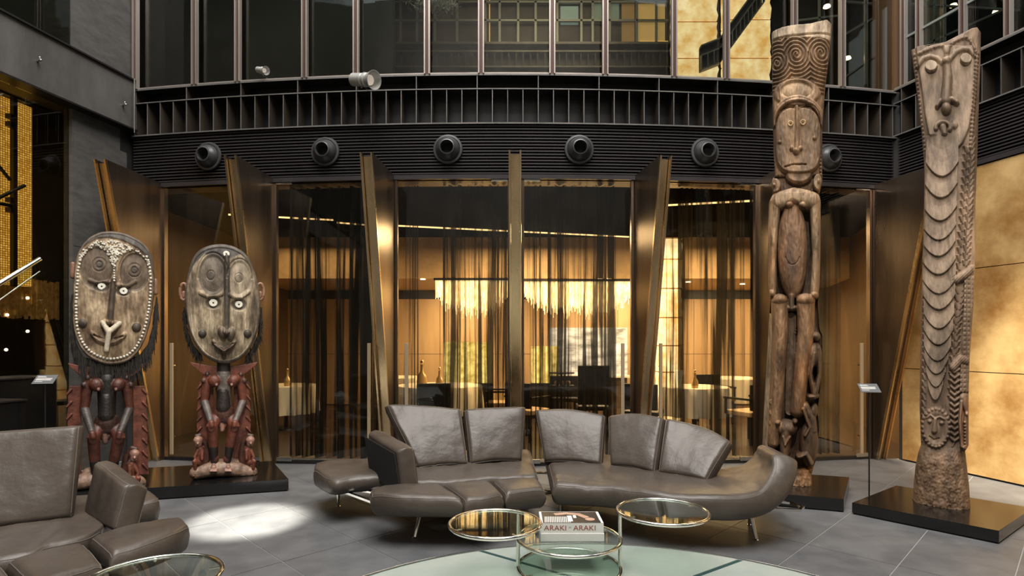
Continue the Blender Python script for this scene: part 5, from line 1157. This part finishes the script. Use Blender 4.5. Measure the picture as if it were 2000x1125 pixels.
def blob(F, items, vox, zf=None, boxes=None):
    mb = MB()
    for it in items:
        (p0, p1, r0, r1) = it[:4]; mb.caps(F.p(*p0), F.p(*p1), r0 * F.k, r1 * F.k)
    if boxes: boxes(mb)
    me = remesh(mb, vox, 2); co = getco(me); n = len(co); best = np.full(n, 1e9); Cc = np.zeros((n, 3))
    for it in items:
        a = np.array(F.p(*it[0])); b = np.array(F.p(*it[1])); d = b - a; L = d @ d + 1e-12; t = np.clip(((co - a) @ d) / L, 0, 1); dist = np.linalg.norm(co - a - t[:, None] * d, axis=1) - (it[2] + (it[3] - it[2]) * t) * F.k
        m = dist < best; best = np.where(m, dist, best); Cc[m] = it[4]
    if zf is not None: co[:, 2] = np.maximum(co[:, 2], zf); me.vertices.foreach_set('co', co.ravel()); me.update()
    return me, Cc
RED = (.15, .045, .026); DRK = (.022, .016, .014); PNK = (.30, .17, .125); GRY = (.13, .11, .10); BRN = (.075, .03, .02)
def small_figure(cx, cy, s, sd):
    T = lambda x, y, o: (cx + x * s * sd, cy + y * s, o)
    return [(T(0, 0, 12), T(1, 8, 12), 9 * s, 7 * s, PNK), (T(0, 4, 19), T(0, 6, 22), 2.4 * s, 2.2 * s, PNK), (T(4, -9, 8), T(14, 6, 4), 5 * s, 6 * s, BRN), (T(14, 6, 4), T(18, 30, 2), 6 * s, 6 * s, BRN), (T(18, 30, 2), T(14, 60, 0), 6 * s, 7 * s, BRN),
            (T(-3, -8, 10), T(4, -9, 8), 4 * s, 5 * s, BRN), (T(4, 18, 8), T(5, 44, 8), 8 * s, 7 * s, RED), (T(0, 20, 12), T(-6, 32, 16), 4 * s, 3 * s, RED), (T(-6, 32, 16), T(-2, 44, 18), 3 * s, 3 * s, RED),
            (T(4, 46, 10), T(-7, 40, 20), 5 * s, 4 * s, RED), (T(-7, 40, 20), T(-3, 64, 16), 4 * s, 3 * s, RED), (T(-3, 64, 16), T(-8, 68, 20), 3.2 * s, 2.6 * s, RED), (T(8, 20, 12), T(8, 36, 18), 4 * s, 3 * s, RED)]
def hand(items, x, y, o, sd, s=1.0, col=RED):
    items.append(((x, y, o), (x + sd * 1, y + 6 * s, o + 2), 6 * s, 5.5 * s, col))
    for k in range(4): xx_ = x + (k - 1.5) * 3.1 * s; L = (9, 11, 10.5, 8)[k] * s; items.append(((xx_, y + 6 * s, o + 3), (xx_ + sd * .6, y + 6 * s + L, o + 1), 1.9 * s, 1.5 * s, col))
    items.append(((x - sd * 5 * s, y + 1, o + 1), (x - sd * 8.5 * s, y + 7 * s, o + 2), 2.1 * s, 1.7 * s, col))
def foot(items, x, y, o, sd, s=1.0, col=PNK):
    items.append(((x, y, o - 4), (x + sd, y + 7, o + 10), 6 * s, 6 * s, col))
    for k in range(5): items.append(((x + (k - 2) * 2.6 * s, y + 9, o + 12), (x + (k - 2) * 2.9 * s + sd, y + 12, o + 19), 2.0 * s, 1.6 * s, col))
def statue_body(F, S_, cx, top, vox, base_y):
    """S_ maps template units (the smaller statue, centre 437, y 705-938) to this statue"""
    T = lambda x, y, o=0: (cx + (x - 437) * S_, top + (y - 705) * S_, o * S_)
    I = []
    def add(p0, p1, r0, r1, c): I.append((T(*p0), T(*p1), r0 * S_, r1 * S_, c))
    add((437, 700, -2), (437, 728, 0), 14, 13, DRK); add((437, 735, 0), (437, 798, 4), 17, 15, GRY if S_ < 1.05 else DRK); add((436, 765, 9), (436, 795, 12), 12, 14, DRK)
    add((419, 742, 8), (420, 744, 9), 13, 13, RED); add((456, 742, 8), (455, 744, 9), 13, 13, RED); add((423, 750, 20), (423, 751, 23), 3.2, 2.4, PNK); add((452, 750, 20), (452, 751, 23), 3.2, 2.4, PNK)
    add((406, 736, 0), (399, 782, 2), 10.5, 8, RED); add((399, 782, 2), (412, 820, 26), 8, 6, GRY); add((468, 736, 0), (475, 782, 2), 10.5, 8, RED); add((475, 782, 2), (459, 820, 26), 8, 6, GRY)
    add((437, 806, 2), (437, 812, 2), 22, 22, BRN)
    add((425, 812, 4), (415, 829, 24), 12, 11, RED); add((415, 829, 24), (417, 868, 17), 11, 9.5, RED); add((417, 868, 17), (419, 902, 12), 9.5, 6.5, DRK)
    add((449, 812, 4), (457, 829, 24), 12, 11, RED); add((457, 829, 24), (449, 868, 17), 11, 9.5, RED); add((449, 868, 17), (444, 902, 12), 9.5, 6.5, DRK)
    add((420, 892, 12), (420, 894, 12), 8.5, 8.5, RED); add((444, 892, 12), (444, 894, 12), 8.5, 8.5, RED)
    add((434, 822, 14), (434, 838, 15), 5, 5, PNK); add((430, 829, 14), (430, 832, 14), 4, 4, RED); add((439, 829, 14), (439, 832, 14), 4, 4, RED)
    h = []; hand(h, 413, 822, 32, 1); hand(h, 458, 822, 32, -1); foot(h, 418, 903, 12, -.6); foot(h, 445, 903, 12, .6)
    for p0, p1, r0, r1, c in h: add(p0, p1, r0, r1, c)
    for k, (x, y) in enumerate(((398, 742), (405, 730), (470, 730), (477, 742))): add((x, y, 6), (x, y + 2, 7), 5, 5, BRN)
    if S_ > 1.05: I = [it[:4] + (tuple(c * .55 for c in it[4]),) for it in I]  # bigger statue's colours darkened for the shadow on it and its blacker paint
    return I, T
def statue(F, S_, cx, top, base_y, zfl, label, mouth_dark):
    rt = empty('masked_statue', tuple(F.w(cx, base_y - 12, 0)[:2]) + (zfl,), label, 'sculpture', 'masked seated statues')
    I, T = statue_body(F, S_, cx, top, .006, base_y)
    me, Cc = blob(F, I, .0062, zfl + .004); setcol(me, Cc); link_mesh('seated_body', me, rt, matl=M['paint_fig'], smooth=True)
    for sd, nm in ((-1, 'side_figure'), (1, 'side_figure')):
        if S_ > 1.05 and sd < 0: continue
        x0 = 437 + sd * (50 if S_ < 1.05 else 44)
        I2 = [(T(*p0), T(*p1), r0 * S_, r1 * S_, c) for p0, p1, r0, r1, c in small_figure(x0 + (2 if sd > 0 else 0), 858, 1.0, -sd)]
        me, Cc = blob(F, I2, .0055, zfl + .004); setcol(me, Cc); link_mesh(nm, me, rt, matl=M['paint_fig'], smooth=True)
    # seat boards behind, carved edges
    for sd in (-1, 1):
        mb = MB(); e0 = 437 + sd * (50 if S_ < 1.05 else 66); e1 = 437 + sd * (20 if S_ < 1.05 else 44); pts = []
        ys = np.linspace(746, 896, 10)
        outer = [T(e0 + sd * (0 if k % 2 else -1.5) + sd * (y - 738) * .035, y, -22) for k, y in enumerate(ys)]; inner = [T(e1, y, -22) for y in ys[::-1]]
        P3 = [F.p(*p) for p in outer + inner]; off = Vector(F.n) * (13 * F.k * S_)
        o = mb.extr(P3, off).build('back_board', mat_board, rt, bevel=.004)
        for k in range(7):
            y = 752 + k * 21; MB().caps(F.p(*T(e0 - sd * 5, y, -8)), F.p(*T(e0 + sd * 2, y + 8, -7)), 2.8 * F.k * S_, 1.7 * F.k * S_).build('carved_knob', mat_board, o, smooth=True)
        # shoulder plate (wing)
        w_ = [T(437 + sd * 12, 716, 6), T(437 + sd * 38, 712, 6), T(437 + sd * 66, 707, 6), T(437 + sd * 62, 714, 6), T(437 + sd * 50, 723, 6), T(437 + sd * 36, 734, 6), T(437 + sd * 14, 738, 6)]
        MB().extr([F.p(*p) for p in w_], Vector(F.n) * (-26 * F.k * S_)).build('shoulder_plate', mat_board, rt, bevel=.006)
    # lumpy base
    mb = MB(); r = random.Random(4)
    y0 = base_y - 20 * S_
    for k in range(9):
        f = k / 8; mb.caps(F.p(cx + (-52 + 104 * f) * S_, y0 + 4 - 8 * math.sin(f * math.pi), 8 * S_), F.p(cx + (-46 + 92 * f) * S_, y0 + 4, -26 * S_), (15 + 3 * math.sin(f * 3.1)) * S_ * F.k, 15 * S_ * F.k)
    for k in range(5): f = k / 4; mb.caps(F.p(cx + (-30 + 60 * f) * S_, y0 - 10 * S_, -8 * S_), F.p(cx + (-30 + 60 * f) * S_, y0 + 2, -2 * S_), 14 * S_ * F.k, 18 * S_ * F.k)
    me = remesh(mb, .009, 3); co = getco(me); co[:, 2] = np.maximum(co[:, 2], zfl + .001); me.vertices.foreach_set('co', co.ravel()); me.update(); setcol(me, np.tile(np.array([[.25, .165, .12]]), (len(co), 1)))
    link_mesh('carved_base', me, rt, matl=M['paint_fig'], smooth=True)
    return rt
mat_board = mat('board_red', (.075, .022, .014, 1), (.20, .062, .036, 1), .5, 0, 12, bump=.003, bscale=50)

# smaller masked statue
Fb = Frame(437, 5.88); sb = statue(Fb, 1.0, 437, 705, 938, .12, 'smaller seated red statue with an egg shaped grey mask and one shell on its forehead', 0)
OB = [(434, 479), (455, 483), (475, 494), (488, 510), (495, 528), (502, 552), (506, 578), (507, 605), (505, 630), (500, 652), (493, 669), (483, 686), (471, 699), (455, 707), (439, 710), (420, 706), (402, 696), (389, 682), (378, 664), (370, 642), (366, 619), (363, 598), (363, 575), (365, 553), (369, 532), (374, 514), (382, 499), (392, 489), (405, 483), (418, 480)]
def relB(R):
    x, y = R.x, R.y; weather(R, (.115, .09, .062), (.44, .38, .285), 3)
    st_ = np.clip(.5 + noise2(x * .9, y * .10, 14) * .8, 0, 1); R.c *= (0.72 + .45 * st_)[:, None]
    R.h += 8 * (1 - R.t ** 2)
    cap = np.clip(((np.interp(x, [363, 380, 400, 440, 470, 490, 507], [560, 520, 500, 512, 500, 520, 560])) - y) / 3, 0, 1); R.paint(cap, (.055, .05, .05))
    rim = np.clip((R.t - .93) / .03, 0, 1); R.paint(rim * .85, (.09, .08, .07)); R.h += 2.5 * np.clip((R.t - .93) / .02, 0, 1)
    m = R.rr(416, 538, 29, 42); R.h += -5 * np.clip((1 - m) / .2, 0, 1) + 3 * np.clip((1 - m) / .9, 0, 1); R.paint(np.clip((1 - m) / .08, 0, 1) * .85, (.085, .07, .058)); R.groove(ell(416, 538, 29, 42, 170, 360, 30), 2.2, 3)
    m = R.rr(467, 546, 24, 38); R.h += -4 * np.clip((1 - m) / .2, 0, 1) + 2.5 * np.clip((1 - m) / .9, 0, 1); R.paint(np.clip((1 - m) / .08, 0, 1) * .6, (.25, .22, .18)); R.groove(ell(467, 546, 24, 38, 180, 360, 30), 2.2, 3)
    R.stroke([(393, 574), (412, 583), (432, 576)], 5, 5); R.stroke([(450, 578), (466, 584), (484, 572)], 5, 5)
    for cx, cy in ((417, 593), (466, 596)): R.disc(cx, cy, 17, 14, -4, .4); R.paint(np.clip((1 - R.rr(cx, cy, 17, 13)) / .3, 0, 1) * .85, (.06, .05, .042))
    for cx, cy in ((412, 540), (466, 545)): R.groove(ell(cx, cy, 8, 9, 0, 360, 24), 1.6, 1.6); R.paint(np.clip((1 - R.rr(cx, cy, 8, 8)) / .2, 0, 1) * .5, (.04, .035, .03))
    R.stroke([(443, 505), (443, 580), (442, 648)], 5, 11, 'add', r1=7); R.paint((R.dist([(443, 508), (443, 640)])[0] < 5).astype(float) * .9, (.05, .045, .042))
    R.dome(434, 650, 8, 13, 16, mode='add', ang=-.3); R.dome(451, 651, 8, 13, 15, mode='add', ang=.3); R.paint(np.clip((1 - R.rr(442, 650, 18, 14)) / .2, 0, 1) * .7, (.12, .1, .085))
    R.stroke([(418, 667), (426, 677), (438, 681), (449, 678), (457, 668)], 4, 9); R.stroke([(421, 674), (437, 688), (454, 675)], 3.4, 7); R.groove([(421, 671), (437, 684), (454, 671)], 2, 5); R.paint(np.clip((1 - R.rr(438, 678, 22, 12)) / .3, 0, 1) * .6, (.09, .07, .06))
    R.dome(437, 683, 5, 5, 12); R.stroke([(437, 686), (437, 694)], 4, 5)
    for cx, cy in ((396, 652), (483, 652)): R.dome(cx, cy, 7.5, 8, 8); R.paint(R.rr(cx, cy, 8, 8.5) < 1, (.06, .052, .045))
me, rr_, sf = mask_plate(Fb, (436, 598), OB, (.3, .25, .2), relB, 22, 26); hd = link_mesh('mask', me, sb, matl=M['wood_mask'], smooth=True)
eye(Fb, 417, 593, sf(417, 593) + 1, hd); eye(Fb, 466, 596, sf(466, 596) + 1, hd, 7.5); eye(Fb, 442, 499, sf(442, 499) + 1, hd, 6.5)
for sx_, cx in ((-1, 359), (1, 508)):
    MB().tube([Fb.p(cx + sx_ * 7 * math.cos(a), 570 + 16 * math.sin(a), 4) for a in np.linspace(0, 2 * math.pi, 25)[:-1]], 3.2 * Fb.k, 8, True).caps(Fb.p(cx, 572, 4), Fb.p(cx, 580, 4), 4 * Fb.k, 3.5 * Fb.k).build('ear', mat('ear_red', (.2, .10, .06, 1), (.3, .16, .1, 1), .5, 0, 20) if sx_ < 0 else bpy.data.materials['ear_red'], sb, smooth=True)
fringe(Fb, [(360, 600), (363, 640), (377, 674), (393, 692)], 6, 26, 260, sb, 2); fringe(Fb, [(510, 600), (508, 645), (493, 680), (480, 697)], 6, 26, 260, sb, 3)

# bead rimmed statue
Fa = Frame(222, 5.5); sa = statue(Fa, 1.16, 209, 707, 962, .12, 'bigger seated statue whose long mask is rimmed in white shells, behind the cut off sofa', 1)
OA = [(218, 454), (240, 457), (258, 464), (276, 474), (290, 489), (297, 508), (300, 530), (300, 560), (298, 590), (294, 618), (288, 645), (279, 670), (266, 692), (250, 705), (230, 711), (210, 712), (190, 706), (172, 696), (158, 680), (149, 660), (144, 636), (143, 610), (144, 580), (146, 548), (148, 516), (153, 496), (162, 480), (175, 466), (195, 456)]
def relA(R):
    x, y = R.x, R.y; weather(R, (.13, .083, .048), (.46, .375, .265), 8)
    st_ = np.clip(.5 + noise2(x * .7, y * .12, 24) * .8, 0, 1); R.c *= (0.7 + .45 * st_)[:, None]
    R.h += 8 * (1 - R.t ** 2)
    cap = np.clip((np.interp(x, [143, 160, 190, 215, 240, 270, 290, 300], [520, 487, 469, 468, 474, 489, 507, 545]) - y) / 3, 0, 1); R.paint(cap, (.075, .07, .066)); R.h += 3 * cap
    R.paint(np.clip((R.t - .95) / .02, 0, 1) * .8, (.12, .1, .085)); R.h += 4 * np.clip((R.t - .955) / .02, 0, 1)
    for cx, cy, rx, ry in ((189, 525, 34, 44), (262, 533, 30, 40)):
        m = R.rr(cx, cy, rx, ry); R.h += -5 * np.clip((1 - m) / .15, 0, 1) + 3 * np.clip((1 - m) / .9, 0, 1); R.paint(np.clip((1 - m) / .1, 0, 1) * .85, (.085, .062, .045)); R.groove(ell(cx, cy, rx, ry, 160, 380, 30), 2.2, 3)
    for cx, cy in ((194, 519), (262, 530)):
        for q_ in (6, 13): R.groove(ell(cx, cy, q_, q_, 0, 360, 26), 1.8, 1.8)
        R.paint(np.clip((1 - R.rr(cx, cy, 9, 9)) / .2, 0, 1) * .7, (.05, .04, .033))
    R.stroke([(176, 549), (192, 556), (212, 552)], 4, 4); R.stroke([(230, 558), (246, 562), (264, 552)], 4, 4)
    for cx, cy in ((199, 562), (241, 570)): R.disc(cx, cy, 17, 12, -4, .4); R.paint(np.clip((1 - R.rr(cx, cy, 17, 11)) / .3, 0, 1) * .85, (.05, .042, .036))
    R.stroke([(222, 548), (218, 590), (215, 628)], 5, 13, 'add', r1=8); R.paint((R.dist([(222, 552), (216, 620)])[0] < 6).astype(float) * .9, (.06, .05, .045))
    R.dome(205, 634, 9, 10, 10); R.dome(226, 636, 9, 10, 10)
    R.stroke([(182, 652), (192, 664), (210, 670), (228, 666), (242, 654)], 5.5, 10); R.groove([(185, 655), (210, 668), (239, 657)], 3, 8); R.paint(np.clip((1 - R.rr(211, 662, 32, 12)) / .3, 0, 1) * .5, (.12, .09, .07))
    for cx, cy in ((162, 632), (266, 640)): R.dome(cx, cy, 9, 9, 9); R.paint(R.rr(cx, cy, 9.5, 9.5) < 1, (.075, .06, .05))
me, rr_, sf = mask_plate(Fa, (221, 590), OA, (.3, .25, .2), relA, 22, 30); hd = link_mesh('mask', me, sa, matl=M['wood_mask'], smooth=True)
eye(Fa, 199, 561, sf(199, 561) + 1, hd); eye(Fa, 241, 570, sf(241, 570) + 1, hd)
# shell rows: rim, forehead field, central line
sh = MB(); nA = len(rr_); A_ = np.linspace(-math.pi, math.pi, nA + 1)[:-1]
cum = 0; last = None
for k in range(nA):
    x = 221 + rr_[k] * .905 * math.cos(A_[k]); y = 590 + rr_[k] * .905 * math.sin(A_[k])
    if last is None or math.hypot(x - last[0], y - last[1]) > 6.0:
        last = (x, y)
        if y > 500: sh.ball(Fa.p(x, y, sf(x, y) + 1), (3.2 * Fa.k, 3.2 * Fa.k, 3.3 * Fa.k), 8, 5)
r = random.Random(9)
for k in range(900):
    x = r.uniform(156, 292); y = r.uniform(470, 545)
    up = np.interp(x, [143, 160, 190, 215, 240, 270, 290, 300], [528, 493, 473, 471, 478, 493, 512, 550]); lo = np.interp(x, [150, 158, 172, 190, 206, 216, 222, 228, 240, 258, 276, 286, 294], [540, 512, 490, 482, 492, 512, 530, 512, 497, 491, 500, 516, 545])
    if up < y < lo: sh.ball(Fa.p(x, y, sf(x, y) + 1), (2.5 * Fa.k, 2.4 * Fa.k, 2.5 * Fa.k), 7, 4)
for y in np.arange(520, 556, 5.2): sh.ball(Fa.p(223, y, sf(223, y) + 1), (2.4 * Fa.k, 2.6 * Fa.k, 2.5 * Fa.k), 8, 5)
sh.build('shell_rows', M['shell'], hd, smooth=True, kind='stuff')
eye(Fa, 229, 498, sf(229, 498) + 3, hd, 4.5)
no = MB(); no.caps(Fa.p(201, 630, 34), Fa.p(212, 648, 44), 5 * Fa.k, 6 * Fa.k).caps(Fa.p(233, 632, 34), Fa.p(214, 648, 44), 5.5 * Fa.k, 6 * Fa.k).caps(Fa.p(213, 648, 45), Fa.p(208, 684, 42), 5.5 * Fa.k, 5 * Fa.k)
me = remesh(no, .005, 1); link_mesh('nose_ornament', me, hd, matl=mat('beaded', (.45, .38, .28, 1), (.62, .55, .43, 1), .5, 0, 60, bump=.006, bscale=160), smooth=True)
for cx, cy in ((143, 528), (303, 560)): MB().caps(Fa.p(cx, cy - 12, 4), Fa.p(cx, cy + 12, 4), 5 * Fa.k, 6 * Fa.k).build('ear', bpy.data.materials['ear_red'], sa, smooth=True)
fringe(Fa, [(141, 575), (140, 620), (146, 665), (160, 695)], 8, 50, 480, sa, 4); fringe(Fa, [(306, 580), (301, 630), (290, 672), (266, 702)], 8, 50, 480, sa, 5); fringe(Fa, [(160, 696), (200, 708), (240, 706), (270, 694)], 12, 52, 420, sa, 6)

# ------------------------------------------------------------------ finishing: tidy labels that must be unique
bpy.context.view_layer.update()
